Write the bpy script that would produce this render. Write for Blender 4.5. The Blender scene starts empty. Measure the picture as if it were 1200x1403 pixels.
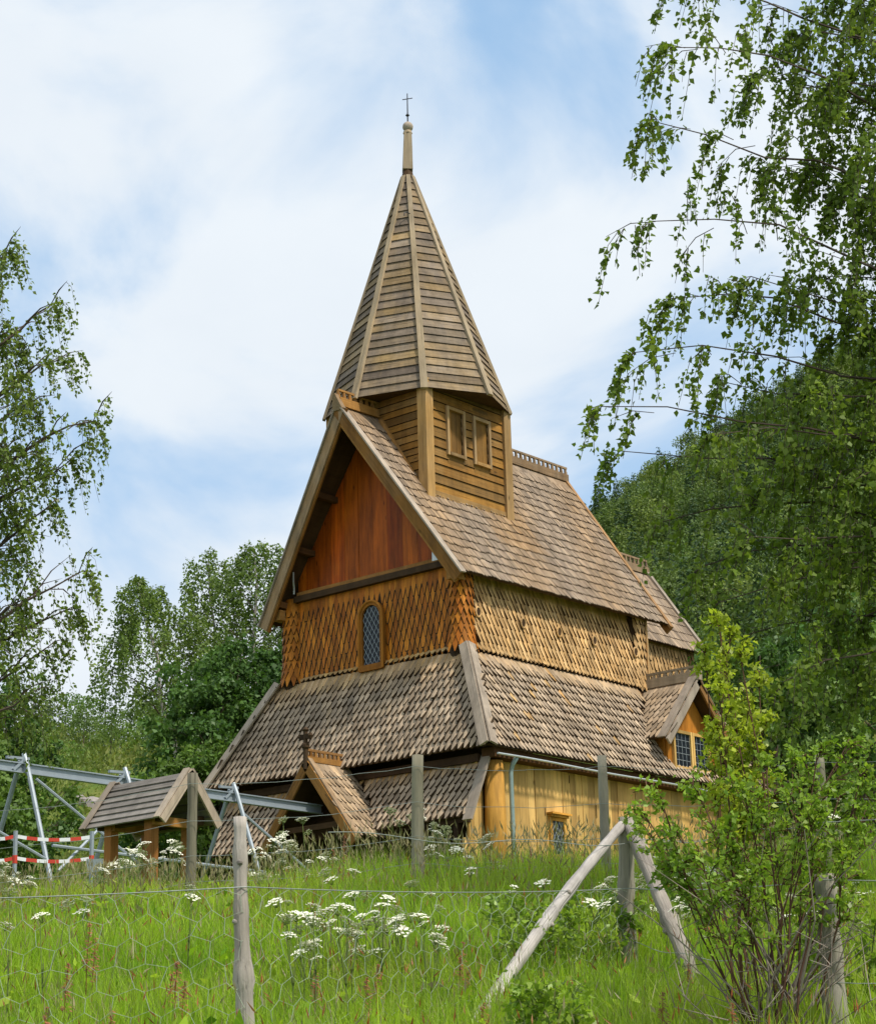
import bpy, math, random
import numpy as np
from mathutils import Vector, Matrix

random.seed(7)
R_ = math.radians
scene = bpy.context.scene
COL = scene.collection

# ------------------------------------------------------------------ viewpoint and local frame
EYE = Vector((-33.2431, -30.0768, -1.365))
YAW, PITCH, ROLL = 0.7002, 0.2894, -0.028
HF = Vector((math.cos(YAW), math.sin(YAW), 0))      # horizontal forward
HR = Vector((math.sin(YAW), -math.cos(YAW), 0))     # horizontal right


def at(s, t, z):
    """point s metres ahead and t metres to the right of the path, at height z"""
    return Vector((EYE.x + HF.x * s + HR.x * t, EYE.y + HF.y * s + HR.y * t, z))


# ------------------------------------------------------------------ terrain height
_S = [-60, 0, 6, 11.5, 15, 21, 24, 28, 36, 45, 55]
_Z = [-3.6, -2.97, -2.05, -1.18, -0.5, 0.72, 1.10, 1.5, 2.3, 2.95, 3.9]
_A = [-.7, -.215, -.15, -.07, 0.0, .050, .0716, .143, .215, .35, .7]
_E = [.18, .183, .181, .19, .23, .256, .276, .327, .37, .40, .38]


def ground_z(s, t):
    s = np.asarray(s, float)
    t = np.asarray(t, float)
    near = np.interp(s, _S, _Z)
    al = np.clip(t / np.maximum(s, 20.0), -.7, .7)
    top = -1.365 + 200.0 * np.interp(al, _A, _E)
    k = np.clip((s - 55) / 145.0, 0, 1)
    far = 3.9 + (top - 3.9) * (k ** 1.08) + np.clip(s - 200, 0, 400) * 0.05
    z = np.where(s < 55, near, far)
    z = z + 0.05 * np.sin(s * 1.3 + t * .7) * np.cos(t * 1.1 - s * .4)
    far_b = np.clip((s - 60) / 60, 0, 1)
    z = z + far_b * (0.9 * np.sin(s * .11 + t * .17) + 0.7 * np.sin(t * .23 - s * .05 + 1.3))
    return z


def gz(s, t):
    return float(ground_z(s, t))


def on_ground(s, t, dz=0.0):
    return at(s, t, gz(s, t) + dz)


def local(P):
    d = Vector(P) - EYE
    return d.dot(HF), d.dot(HR)


def ground_at(P):
    s, t = local(P)
    return gz(s, t)


# ------------------------------------------------------------------ mesh helpers
class MB:
    def __init__(self):
        self.v, self.f, self.g, self.r, self.w, self.m = [], [], [], [], [], []

    def add(self, verts, faces, gco=None, rnd=None, wx=0.0, mi=0):
        o = len(self.v)
        rnd = random.random() if rnd is None else rnd
        self.v.extend([tuple(p) for p in verts])
        self.g.extend(gco if gco else [tuple(p) for p in verts])
        for q, fc in enumerate(faces):
            self.f.append(tuple(i + o for i in fc))
            self.r.append(rnd)
            self.w.append(wx)
            self.m.append(mi[q] if isinstance(mi, (list, tuple)) else mi)

    def beam(self, a, b, w, h, up=(0, 0, 1), w2=None, h2=None, rnd=None, wx=0.0, mi=0):
        a, b = Vector(a), Vector(b)
        d = (b - a)
        L = d.length
        d.normalize()
        up = Vector(up)
        sd = d.cross(up)
        if sd.length < 1e-5:
            sd = d.cross(Vector((1, 0, 0)))
        sd.normalize()
        un = sd.cross(d).normalized()
        w2 = w if w2 is None else w2
        h2 = h if h2 is None else h2
        V, G = [], []
        ox, oy = random.uniform(0, 50), random.uniform(0, 50)
        for (p, ww, hh, l) in ((a, w, h, 0), (b, w2, h2, L)):
            for sx, sy in ((-1, -1), (1, -1), (1, 1), (-1, 1)):
                V.append(p + sd * sx * ww / 2 + un * sy * hh / 2)
                G.append((l + ox, sx * ww / 2 + oy, sy * hh / 2 + ox))
        self.add(V, [(0, 3, 2, 1), (4, 5, 6, 7), (0, 1, 5, 4), (1, 2, 6, 5), (2, 3, 7, 6), (3, 0, 4, 7)], G, rnd, wx, mi)

    def box(self, lo, hi, grain=2, rnd=None, wx=0.0, mi=0):
        lo, hi = Vector(lo), Vector(hi)
        c = (lo + hi) / 2
        s = hi - lo
        ax = [Vector((1, 0, 0)), Vector((0, 1, 0)), Vector((0, 0, 1))]
        d = ax[grain] * s[grain] / 2
        o1, o2 = (grain + 1) % 3, (grain + 2) % 3
        dd, up = ax[grain], ax[o2]
        sd = dd.cross(up)
        ws = s[o1]
        self.beam(c - d, c + d, ws, s[o2], up, rnd=rnd, wx=wx, mi=mi)

    def tube(self, pts, rad, n=6, rnd=None, wx=0.0, cap=True, mi=0, jit=0.0):
        pts = [Vector(p) for p in pts]
        if not hasattr(rad, '__len__'):
            rad = [rad] * len(pts)
        V, G, F = [], [], []
        l = 0
        ox, oy = random.uniform(0, 50), random.uniform(0, 50)
        ref = None
        for i, p in enumerate(pts):
            d = (pts[min(i + 1, len(pts) - 1)] - pts[max(i - 1, 0)])
            if d.length < 1e-9:
                d = Vector((0, 0, 1))
            d.normalize()
            if ref is None:
                ref = d.orthogonal().normalized()
            ref = (ref - d * ref.dot(d))
            if ref.length < 1e-6:
                ref = d.orthogonal()
            ref.normalize()
            bn = d.cross(ref)
            if i:
                l += (p - pts[i - 1]).length
            for k in range(n):
                a = 2 * math.pi * k / n
                r = rad[i] * (1 + (random.uniform(-jit, jit) if jit else 0))
                V.append(p + (ref * math.cos(a) + bn * math.sin(a)) * r)
                G.append((l + ox, rad[i] * math.cos(a) + oy, rad[i] * math.sin(a) + ox))
        for i in range(len(pts) - 1):
            for k in range(n):
                F.append((i * n + k, i * n + (k + 1) % n, (i + 1) * n + (k + 1) % n, (i + 1) * n + k))
        if cap:
            F.append(tuple(range(n - 1, -1, -1)))
            F.append(tuple(range((len(pts) - 1) * n, len(pts) * n)))
        self.add(V, F, G, rnd, wx, mi)

    def prism(self, poly, off, rnd=None, wx=0.0, gdir=None, mi=0):
        """polygon extruded by a vector"""
        poly = [Vector(p) for p in poly]
        off = Vector(off)
        n = len(poly)
        V = poly + [p + off for p in poly]
        F = [tuple(range(n - 1, -1, -1)), tuple(range(n, 2 * n))]
        for i in range(n):
            F.append((i, (i + 1) % n, n + (i + 1) % n, n + i))
        G = None
        if gdir is not None:
            gd = Vector(gdir).normalized()
            nn = off.normalized()
            sd = gd.cross(nn)
            ox = random.uniform(0, 50)
            G = [(p.dot(gd) + ox, p.dot(sd) + ox, p.dot(nn)) for p in V]
        self.add(V, F, G, rnd, wx, mi)

    def build(self, name, mat, parent=None, smooth=False):
        me = bpy.data.meshes.new(name)
        me.from_pydata(self.v, [], self.f)
        mats = mat if isinstance(mat, (list, tuple)) else [mat]
        for m in mats:
            me.materials.append(m)
        a = me.attributes.new('rnd', 'FLOAT', 'FACE')
        a.data.foreach_set('value', np.array(self.r, np.float32))
        a = me.attributes.new('wx', 'FLOAT', 'FACE')
        a.data.foreach_set('value', np.array(self.w, np.float32))
        a = me.attributes.new('gco', 'FLOAT_VECTOR', 'POINT')
        a.data.foreach_set('vector', np.array(self.g, np.float32).ravel())
        me.polygons.foreach_set('material_index', np.array(self.m, np.int32))
        if smooth:
            me.polygons.foreach_set('use_smooth', np.ones(len(self.f), bool))
        me.update()
        o = bpy.data.objects.new(name, me)
        COL.objects.link(o)
        if parent is not None:
            o.parent = parent
            o.matrix_parent_inverse = Matrix.Translation(-parent.location) if parent.parent is None else Matrix.Identity(4)
        return o


def np_mesh(name, V, F, rnd, mat, parent=None, smooth=False, mi=None):
    V = np.ascontiguousarray(V, np.float32)
    F = np.ascontiguousarray(F, np.int32)
    n, k = F.shape
    me = bpy.data.meshes.new(name)
    me.vertices.add(len(V))
    me.vertices.foreach_set('co', V.ravel())
    me.loops.add(n * k)
    me.loops.foreach_set('vertex_index', F.ravel())
    me.polygons.add(n)
    me.polygons.foreach_set('loop_start', np.arange(0, n * k, k, dtype=np.int32))
    me.polygons.foreach_set('loop_total', np.full(n, k, np.int32))
    if smooth:
        me.polygons.foreach_set('use_smooth', np.ones(n, bool))
    for m in (mat if isinstance(mat, (list, tuple)) else [mat]):
        me.materials.append(m)
    if mi is not None:
        me.polygons.foreach_set('material_index', np.ascontiguousarray(mi, np.int32))
    me.update(calc_edges=True)
    a = me.attributes.new('rnd', 'FLOAT', 'FACE')
    a.data.foreach_set('value', np.ascontiguousarray(rnd, np.float32))
    o = bpy.data.objects.new(name, me)
    COL.objects.link(o)
    if parent is not None:
        o.parent = parent
        o.matrix_parent_inverse = Matrix.Translation(-parent.location)
    return o


def tag(o, label=None, cat=None, group=None, kind=None):
    if label:
        o['label'] = label
    if cat:
        o['category'] = cat
    if group:
        o['group'] = group
    if kind:
        o['kind'] = kind
    return o


def empty(name, loc, label, cat, group=None):
    o = bpy.data.objects.new(name, None)
    COL.objects.link(o)
    o.location = loc
    return tag(o, label, cat, group)


# ------------------------------------------------------------------ materials
def new_mat(name):
    m = bpy.data.materials.new(name)
    m.use_nodes = True
    nt = m.node_tree
    nt.nodes.clear()
    out = nt.nodes.new('ShaderNodeOutputMaterial')
    return m, nt, out


def N(nt, typ, **kw):
    n = nt.nodes.new(typ)
    for k, v in kw.items():
        if k == 'ins':
            for kk, vv in v.items():
                n.inputs[kk].default_value = vv
        else:
            setattr(n, k, v)
    return n


def math_(nt, op, a, b=None, clamp=False):
    n = nt.nodes.new('ShaderNodeMath')
    n.operation = op
    n.use_clamp = clamp
    for i, x in enumerate((a, b)):
        if x is None:
            continue
        if isinstance(x, (int, float)):
            n.inputs[i].default_value = x
        else:
            nt.links.new(x, n.inputs[i])
    return n.outputs[0]


def mixc(nt, fac, a, b, typ='MIX'):
    n = nt.nodes.new('ShaderNodeMix')
    n.data_type = 'RGBA'
    n.blend_type = typ
    for i, x in ((0, fac), (6, a), (7, b)):
        if isinstance(x, (int, float)):
            n.inputs[i].default_value = x
        elif isinstance(x, tuple):
            n.inputs[i].default_value = x if len(x) == 4 else (*x, 1)
        else:
            nt.links.new(x, n.inputs[i])
    return n.outputs[2]


def attr(nt, name):
    n = nt.nodes.new('ShaderNodeAttribute')
    n.attribute_name = name
    return n


def wood(name, fa, fb, ga, gb, wx_noise=.5, grain=(1.6, 22, 22), rough=.72, dark=.45, bump=.25, wbias=0.0, streak=.5, stain=.68, knots=False):
    """planed or split wood: fresh tarred colours fa-fb, weathered colours ga-gb, mixed by the wx attribute and a noise"""
    m, nt, out = new_mat(name)
    L = nt.links.new
    rnd, wx, gco = attr(nt, 'rnd'), attr(nt, 'wx'), attr(nt, 'gco')
    mp = N(nt, 'ShaderNodeMapping')
    mp.inputs['Scale'].default_value = grain
    L(gco.outputs['Vector'], mp.inputs['Vector'])
    n1 = N(nt, 'ShaderNodeTexNoise', ins={'Scale': 1.0, 'Detail': 6.0, 'Roughness': .65, 'Distortion': .3})
    L(mp.outputs[0], n1.inputs['Vector'])
    mp2 = N(nt, 'ShaderNodeMapping')
    mp2.inputs['Scale'].default_value = (grain[0] * .5, grain[1] * 2.2, grain[2] * 2.2)
    L(gco.outputs['Vector'], mp2.inputs['Vector'])
    n2 = N(nt, 'ShaderNodeTexNoise', ins={'Scale': 1.0, 'Detail': 3.0, 'Roughness': .5})
    L(mp2.outputs[0], n2.inputs['Vector'])
    geo = N(nt, 'ShaderNodeTexCoord')
    n3 = N(nt, 'ShaderNodeTexNoise', ins={'Scale': 1.7, 'Detail': 5.0, 'Roughness': .6})
    L(geo.outputs['Object'], n3.inputs['Vector'])
    r2 = math_(nt, 'FRACT', math_(nt, 'MULTIPLY', rnd.outputs['Fac'], 7.31))
    fresh = mixc(nt, rnd.outputs['Fac'], fa, fb)
    grey = mixc(nt, r2, ga, gb)
    w = math_(nt, 'ADD', wx.outputs['Fac'], wbias)
    w = math_(nt, 'ADD', w, math_(nt, 'MULTIPLY', math_(nt, 'SUBTRACT', n3.outputs['Fac'], .5), wx_noise * 2))
    w = math_(nt, 'ADD', w, math_(nt, 'MULTIPLY', math_(nt, 'SUBTRACT', r2, .5), .35), clamp=True)
    base = mixc(nt, w, fresh, grey)
    r3 = math_(nt, 'FRACT', math_(nt, 'MULTIPLY', rnd.outputs['Fac'], 23.7))
    val = math_(nt, 'ADD', .74, math_(nt, 'MULTIPLY', r3, .5))
    g = math_(nt, 'ADD', 1 - streak * .55, math_(nt, 'MULTIPLY', n1.outputs['Fac'], streak * 1.1))
    val = math_(nt, 'MULTIPLY', val, g)
    crack = N(nt, 'ShaderNodeMapRange', ins={'From Min': .28, 'From Max': .40, 'To Min': 1 - dark, 'To Max': 1.0})
    L(n2.outputs['Fac'], crack.inputs['Value'])
    val = math_(nt, 'MULTIPLY', val, crack.outputs[0])
    mp4 = N(nt, 'ShaderNodeMapping')
    mp4.inputs['Scale'].default_value = (3.2, 3.2, .55)
    L(geo.outputs['Object'], mp4.inputs['Vector'])
    n4 = N(nt, 'ShaderNodeTexNoise', ins={'Scale': 1.0, 'Detail': 6.0, 'Roughness': .7})
    L(mp4.outputs[0], n4.inputs['Vector'])
    st = N(nt, 'ShaderNodeMapRange', ins={'From Min': .34, 'From Max': .62, 'To Min': stain, 'To Max': 1.1})
    L(n4.outputs['Fac'], st.inputs['Value'])
    val = math_(nt, 'MULTIPLY', val, st.outputs[0])
    if knots:
        mp5 = N(nt, 'ShaderNodeMapping')
        mp5.inputs['Scale'].default_value = (1.3, 3.6, 3.6)
        L(gco.outputs['Vector'], mp5.inputs['Vector'])
        vo = N(nt, 'ShaderNodeTexVoronoi', ins={'Scale': 1.0})
        L(mp5.outputs[0], vo.inputs['Vector'])
        kn = N(nt, 'ShaderNodeMapRange', ins={'From Min': .04, 'From Max': .11, 'To Min': .32, 'To Max': 1.0})
        L(vo.outputs['Distance'], kn.inputs['Value'])
        val = math_(nt, 'MULTIPLY', val, kn.outputs[0])
    cc = N(nt, 'ShaderNodeCombineColor')
    for i in range(3):
        L(val, cc.inputs[i])
    col = mixc(nt, 1.0, base, cc.outputs[0], 'MULTIPLY')
    b = N(nt, 'ShaderNodeBsdfPrincipled', ins={'Roughness': rough, 'Specular IOR Level': .16})
    L(col, b.inputs['Base Color'])
    bp = N(nt, 'ShaderNodeBump', ins={'Strength': bump, 'Distance': .012})
    L(math_(nt, 'ADD', n1.outputs['Fac'], math_(nt, 'MULTIPLY', n2.outputs['Fac'], .6)), bp.inputs['Height'])
    L(bp.outputs[0], b.inputs['Normal'])
    L(b.outputs[0], out.inputs[0])
    return m


def leafy(name, ca, cb, cc_=None, trans=.35, rough=.45, spec=.3, noise_scale=.8):
    m, nt, out = new_mat(name)
    L = nt.links.new
    rnd = attr(nt, 'rnd')
    r2 = math_(nt, 'FRACT', math_(nt, 'MULTIPLY', rnd.outputs['Fac'], 9.7))
    tc = N(nt, 'ShaderNodeTexCoord')
    nz = N(nt, 'ShaderNodeTexNoise', ins={'Scale': noise_scale, 'Detail': 3.0})
    L(tc.outputs['Object'], nz.inputs['Vector'])
    col = mixc(nt, rnd.outputs['Fac'], ca, cb)
    if cc_:
        f = N(nt, 'ShaderNodeMapRange', ins={'From Min': .45, 'From Max': .68})
        L(nz.outputs['Fac'], f.inputs['Value'])
        col = mixc(nt, f.outputs[0], col, cc_)
    v = math_(nt, 'ADD', .65, math_(nt, 'MULTIPLY', r2, .7))
    c3 = N(nt, 'ShaderNodeCombineColor')
    for i in range(3):
        L(v, c3.inputs[i])
    col = mixc(nt, 1.0, col, c3.outputs[0], 'MULTIPLY')
    b = N(nt, 'ShaderNodeBsdfPrincipled', ins={'Roughness': rough, 'Specular IOR Level': spec})
    L(col, b.inputs['Base Color'])
    t = N(nt, 'ShaderNodeBsdfTranslucent')
    L(mixc(nt, 1.0, col, (1.25, 1.3, .7, 1), 'MULTIPLY'), t.inputs['Color'])
    mx = N(nt, 'ShaderNodeMixShader', ins={0: trans})
    L(b.outputs[0], mx.inputs[1])
    L(t.outputs[0], mx.inputs[2])
    L(mx.outputs[0], out.inputs[0])
    return m


def plain(name, col, rough=.5, metal=0.0, noise=.15, scale=8, bump=0.0, spec=.5):
    m, nt, out = new_mat(name)
    L = nt.links.new
    tc = N(nt, 'ShaderNodeTexCoord')
    nz = N(nt, 'ShaderNodeTexNoise', ins={'Scale': scale, 'Detail': 4.0})
    L(tc.outputs['Object'], nz.inputs['Vector'])
    v = math_(nt, 'ADD', 1 - noise, math_(nt, 'MULTIPLY', nz.outputs['Fac'], noise * 2))
    c3 = N(nt, 'ShaderNodeCombineColor')
    for i in range(3):
        L(v, c3.inputs[i])
    c = mixc(nt, 1.0, (*col, 1), c3.outputs[0], 'MULTIPLY')
    b = N(nt, 'ShaderNodeBsdfPrincipled', ins={'Roughness': rough, 'Metallic': metal, 'Specular IOR Level': spec})
    L(c, b.inputs['Base Color'])
    if bump:
        bp = N(nt, 'ShaderNodeBump', ins={'Strength': bump, 'Distance': .02})
        L(nz.outputs['Fac'], bp.inputs['Height'])
        L(bp.outputs[0], b.inputs['Normal'])
    L(b.outputs[0], out.inputs[0])
    return m


M = {}
GREY_A, GREY_B = (.47, .365, .26), (.345, .255, .17)
M['skirt'] = wood('weathered_scale_shingles', (.58, .36, .13), (.44, .235, .07), GREY_A, GREY_B, wx_noise=.25, dark=.35)
M['roof'] = wood('weathered_roof_shingles', (.38, .24, .12), (.31, .185, .085), (.36, .275, .195), (.245, .18, .125), wx_noise=.35, dark=.4)
M['gable_scale'] = wood('tarred_orange_shingles', (.60, .215, .018), (.44, .125, .010), (.50, .18, .022), (.32, .10, .014), wx_noise=.6, dark=.45, rough=.55, streak=.9, stain=.5)
M['side_scale'] = wood('yellow_tarred_shingles', (.66, .42, .19), (.56, .325, .125), (.54, .37, .21), (.44, .255, .11), wx_noise=.7, dark=.45, streak=.8, stain=.58)  # yellower shingle colour of the side and chancel walls
M['panel'] = wood('tarred_gable_boards', (.50, .115, .006), (.36, .062, .004), (.56, .18, .012), (.36, .08, .006), wx_noise=.6, dark=.6, grain=(.9, 16, 16), rough=.45, streak=1.2, stain=.5, knots=True)
M['barge'] = wood('tarred_trim_timber', (.40, .20, .055), (.31, .135, .03), (.32, .235, .15), (.25, .175, .11), wx_noise=.5, dark=.55, streak=.8, knots=True)
M['greytrim'] = wood('grey_trim_timber', (.44, .34, .24), (.38, .29, .20), (.40, .33, .26), (.33, .265, .205), wx_noise=.3)
M['tower'] = wood('ochre_tower_boards', (.35, .17, .034), (.22, .10, .018), (.28, .17, .062), (.16, .09, .03), wx_noise=.8, dark=.65, streak=1.0, knots=True)
M['towerpost'] = wood('ochre_tower_posts', (.44, .255, .09), (.36, .195, .06), (.40, .30, .185), (.33, .235, .135), wx_noise=.4, dark=.5, knots=True)
M['spire'] = wood('weathered_spire_boards', (.35, .235, .105), (.25, .165, .075), (.27, .21, .15), (.165, .125, .092), wx_noise=1.0, dark=.65, streak=1.1)
M['rib'] = wood('spire_rib_timber', (.41, .30, .165), (.36, .255, .135), (.38, .31, .225), (.31, .245, .17), wx_noise=.4)
M['plank'] = wood('yellow_pine_planks', (.68, .44, .15), (.62, .37, .11), (.60, .37, .13), (.52, .29, .085), wx_noise=.4, grain=(.8, 12, 12), dark=.25, streak=.4, knots=True)
M['log'] = wood('orange_pine_log', (.66, .35, .07), (.60, .27, .04), (.60, .30, .06), (.52, .22, .03), wx_noise=.4, grain=(.8, 10, 10), dark=.4, streak=.9, stain=.55, knots=True)
M['frame'] = wood('orange_brown_frame', (.42, .165, .022), (.32, .11, .014), (.38, .18, .04), (.28, .12, .025), wx_noise=.5, dark=.5, streak=.8)
M['darkwood_and_shade'] = wood('tarred_wood_and_shade', (.075, .04, .016), (.05, .026, .012), (.07, .045, .025), (.05, .03, .015))  # dark timber; also paints shade in shingle gaps and under the eaves
M['soffit'] = wood('brown_soffit_boards', (.15, .07, .025), (.11, .05, .018), (.12, .07, .035), (.09, .05, .02))
M['post_grey'] = wood('grey_fence_post', (.33, .30, .22), (.28, .25, .18), (.34, .31, .25), (.25, .225, .175), wx_noise=.5, grain=(1.5, 26, 26), dark=.6, bump=.6)
M['post_bare'] = wood('silvery_bare_wood', (.54, .47, .40), (.44, .37, .31), (.62, .57, .52), (.36, .31, .26), wx_noise=.9, grain=(2.2, 30, 30), dark=.7, bump=.9, streak=1.0)
M['post_knobbly'] = wood('knobbly_bare_post', (.42, .36, .30), (.31, .26, .21), (.52, .47, .42), (.27, .23, .19), wx_noise=.9, grain=(2.2, 30, 30), dark=.75, bump=.9, streak=1.1)
M['post_green'] = wood('impregnated_fence_post', (.31, .31, .21), (.27, .265, .18), (.36, .32, .22), (.27, .24, .17), wx_noise=.6, grain=(1.2, 22, 22), dark=.5, bump=.4)
M['shelter_roof'] = wood('grey_shelter_boards', (.21, .185, .16), (.17, .15, .13), (.25, .225, .20), (.17, .15, .13), wx_noise=.5, dark=.5)
M['shelter_post'] = wood('rust_brown_shelter_post', (.36, .16, .04), (.30, .12, .03), (.33, .2, .09), (.25, .13, .05), wx_noise=.5, dark=.5)
M['bark'] = wood('brown_bark', (.10, .075, .055), (.07, .05, .035), (.13, .11, .09), (.08, .065, .05), grain=(6, 14, 14), bump=.6)
M['redbark'] = wood('red_brown_twigs', (.13, .065, .035), (.09, .045, .028), (.16, .10, .06), (.10, .06, .04), grain=(6, 14, 14))
M['deadtwig'] = wood('grey_dead_twigs', (.30, .25, .20), (.22, .18, .145), (.33, .29, .25), (.2, .17, .14), grain=(6, 14, 14))
M['birchbark'] = wood('pale_birch_bark', (.48, .44, .40), (.40, .36, .32), (.2, .17, .15), (.45, .41, .37), wx_noise=.8, grain=(14, 5, 5), dark=.7)
M['steel'] = plain('galvanised_steel', (.31, .35, .38), rough=.5, metal=.3, noise=.22, scale=5)
M['gutter'] = plain('zinc_gutter', (.55, .58, .58), rough=.4, metal=.4, noise=.2)
M['pipe'] = plain('verdigris_drainpipe', (.27, .36, .34), rough=.45, metal=.2, noise=.25)
M['iron'] = plain('black_iron', (.03, .03, .032), rough=.5, metal=.4)
M['wire'] = plain('zinc_wire', (.30, .33, .30), rough=.5, metal=.3, noise=.3, scale=30)
M['net'] = plain('green_grey_netting_wire', (.36, .42, .31), rough=.5, metal=.1, noise=.3, scale=30)
M['lead'] = plain('lead_cames', (.30, .33, .35), rough=.5)
M['white'] = plain('white_paint', (.75, .76, .76), rough=.6)
M['red'] = plain('red_plastic_tape', (.55, .045, .02), rough=.5)
M['rock'] = plain('lichen_grey_rock', (.30, .26, .24), rough=.85, noise=.5, scale=3, bump=.8)
M['petal'] = plain('cream_white_petals', (.86, .84, .68), rough=.8, noise=.12, scale=40, spec=.2)
M['yellowpetal'] = plain('yellow_petals', (.75, .42, .02), rough=.7)
M['sorrel'] = leafy('rust_red_sorrel_seed', (.36, .10, .035), (.30, .15, .05), trans=.3)
M['stem'] = leafy('pale_green_stems', (.15, .21, .05), (.20, .24, .07), trans=.2)
M['grass'] = leafy('meadow_grass_blades', (.16, .33, .018), (.40, .54, .045), (.37, .45, .055), trans=.5, rough=.5, spec=.25, noise_scale=.45)
M['seed'] = leafy('dry_grass_seed_heads', (.28, .27, .12), (.37, .30, .18), trans=.35)
M['birchleaf'] = leafy('birch_leaves', (.115, .185, .024), (.21, .28, .04), (.105, .165, .024), trans=.42, rough=.5, spec=.22)
M['birchleaf_left'] = leafy('left_birch_leaves', (.135, .20, .028), (.20, .265, .04), (.11, .165, .028), trans=.35, rough=.42, spec=.35)  # leaf tones of the left birch
M['midleaf'] = leafy('distant_birch_leaves', (.125, .20, .04), (.20, .27, .06), (.10, .16, .035), trans=.36, rough=.5, noise_scale=.3)
M['darkleaf'] = leafy('dense_dark_leaves', (0.067, 0.148, 0.027), (0.104, 0.190, 0.038), (0.057, 0.123, 0.025), trans=.3, rough=.5, noise_scale=.3)
M['greenleaf'] = leafy('mid_green_leaves', (0.114, 0.210, 0.035), (0.175, 0.263, 0.049), (0.088, 0.166, 0.032), trans=.32, rough=.5, noise_scale=.25)
M['woodleaf'] = leafy('hillside_foliage', (.075, .14, .03), (.20, .25, .05), (.09, .14, .035), trans=.28, rough=.6, noise_scale=.06)
M['spruceleaf'] = leafy('spruce_needles', (0.048, 0.093, 0.035), (0.072, 0.120, 0.043), trans=.15, rough=.6)
M['bushleaf'] = leafy('fresh_green_bush_leaves', (.20, .33, .03), (.31, .42, .05), (.16, .27, .028), trans=.42, rough=.42, spec=.35, noise_scale=1.5)
M['yellowleaf'] = leafy('yellow_green_bush_leaves', (.32, .40, .03), (.40, .46, .05), trans=.45, rough=.42, spec=.3)

# leaded glass
m, nt, out = new_mat('leaded_glass')
b = N(nt, 'ShaderNodeBsdfPrincipled', ins={'Base Color': (.012, .016, .022, 1), 'Roughness': .25, 'Specular IOR Level': .2})
tc = N(nt, 'ShaderNodeTexCoord')
nz = N(nt, 'ShaderNodeTexNoise', ins={'Scale': 6.0, 'Detail': 2.0})
nt.links.new(tc.outputs['Object'], nz.inputs['Vector'])
bp = N(nt, 'ShaderNodeBump', ins={'Strength': .35, 'Distance': .03})
nt.links.new(nz.outputs['Fac'], bp.inputs['Height'])
nt.links.new(bp.outputs[0], b.inputs['Normal'])
nt.links.new(b.outputs[0], out.inputs[0])
M['glass'] = m

# ground: meadow soil and grass patches
m, nt, out = new_mat('meadow_ground')
tc = N(nt, 'ShaderNodeTexCoord')
n1 = N(nt, 'ShaderNodeTexNoise', ins={'Scale': .09, 'Detail': 8.0, 'Roughness': .65})
n2 = N(nt, 'ShaderNodeTexNoise', ins={'Scale': 2.2, 'Detail': 8.0, 'Roughness': .75})
n3 = N(nt, 'ShaderNodeTexNoise', ins={'Scale': .6, 'Detail': 6.0, 'Roughness': .7})
for n in (n1, n2, n3):
    nt.links.new(tc.outputs['Object'], n.inputs['Vector'])
r1 = N(nt, 'ShaderNodeMapRange', ins={'From Min': .38, 'From Max': .62})
nt.links.new(n1.outputs['Fac'], r1.inputs['Value'])
c = mixc(nt, r1.outputs[0], (.085, .145, .02), (.17, .18, .04))
r3 = N(nt, 'ShaderNodeMapRange', ins={'From Min': .45, 'From Max': .68})
nt.links.new(n3.outputs['Fac'], r3.inputs['Value'])
c = mixc(nt, r3.outputs[0], c, (.10, .19, .02))
v = math_(nt, 'ADD', .45, math_(nt, 'MULTIPLY', n2.outputs['Fac'], 1.1))
cc = N(nt, 'ShaderNodeCombineColor')
for i in range(3):
    nt.links.new(v, cc.inputs[i])
c = mixc(nt, 1.0, c, cc.outputs[0], 'MULTIPLY')
b = N(nt, 'ShaderNodeBsdfPrincipled', ins={'Roughness': .9, 'Specular IOR Level': .1})
nt.links.new(c, b.inputs['Base Color'])
bp = N(nt, 'ShaderNodeBump', ins={'Strength': .9, 'Distance': .25})
nt.links.new(n2.outputs['Fac'], bp.inputs['Height'])
nt.links.new(bp.outputs[0], b.inputs['Normal'])
nt.links.new(b.outputs[0], out.inputs[0])
M['ground'] = m

# ------------------------------------------------------------------ ground sheet
ss = np.concatenate([np.arange(-60, 5, 5), np.arange(5, 60, .75), np.arange(60, 260, 5), np.arange(260, 640, 20)])
tt = np.concatenate([np.arange(-420, -60, 15), np.arange(-60, -14, 3), np.arange(-14, 14, .75), np.arange(14, 60, 3), np.arange(60, 421, 15)])
S, T = np.meshgrid(ss, tt, indexing='ij')
Z = ground_z(S, T)
V = np.stack([EYE.x + HF.x * S + HR.x * T, EYE.y + HF.y * S + HR.y * T, Z], -1).reshape(-1, 3)
ni, nj = S.shape
ii, jj = np.meshgrid(np.arange(ni - 1), np.arange(nj - 1), indexing='ij')
a0 = (ii * nj + jj).ravel()
F = np.stack([a0, a0 + 1, a0 + nj + 1, a0 + nj], -1)[:, ::-1]
g = np_mesh('ground', V, F, np.zeros(len(F)), M['ground'], smooth=True)
tag(g, kind='structure')

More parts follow.
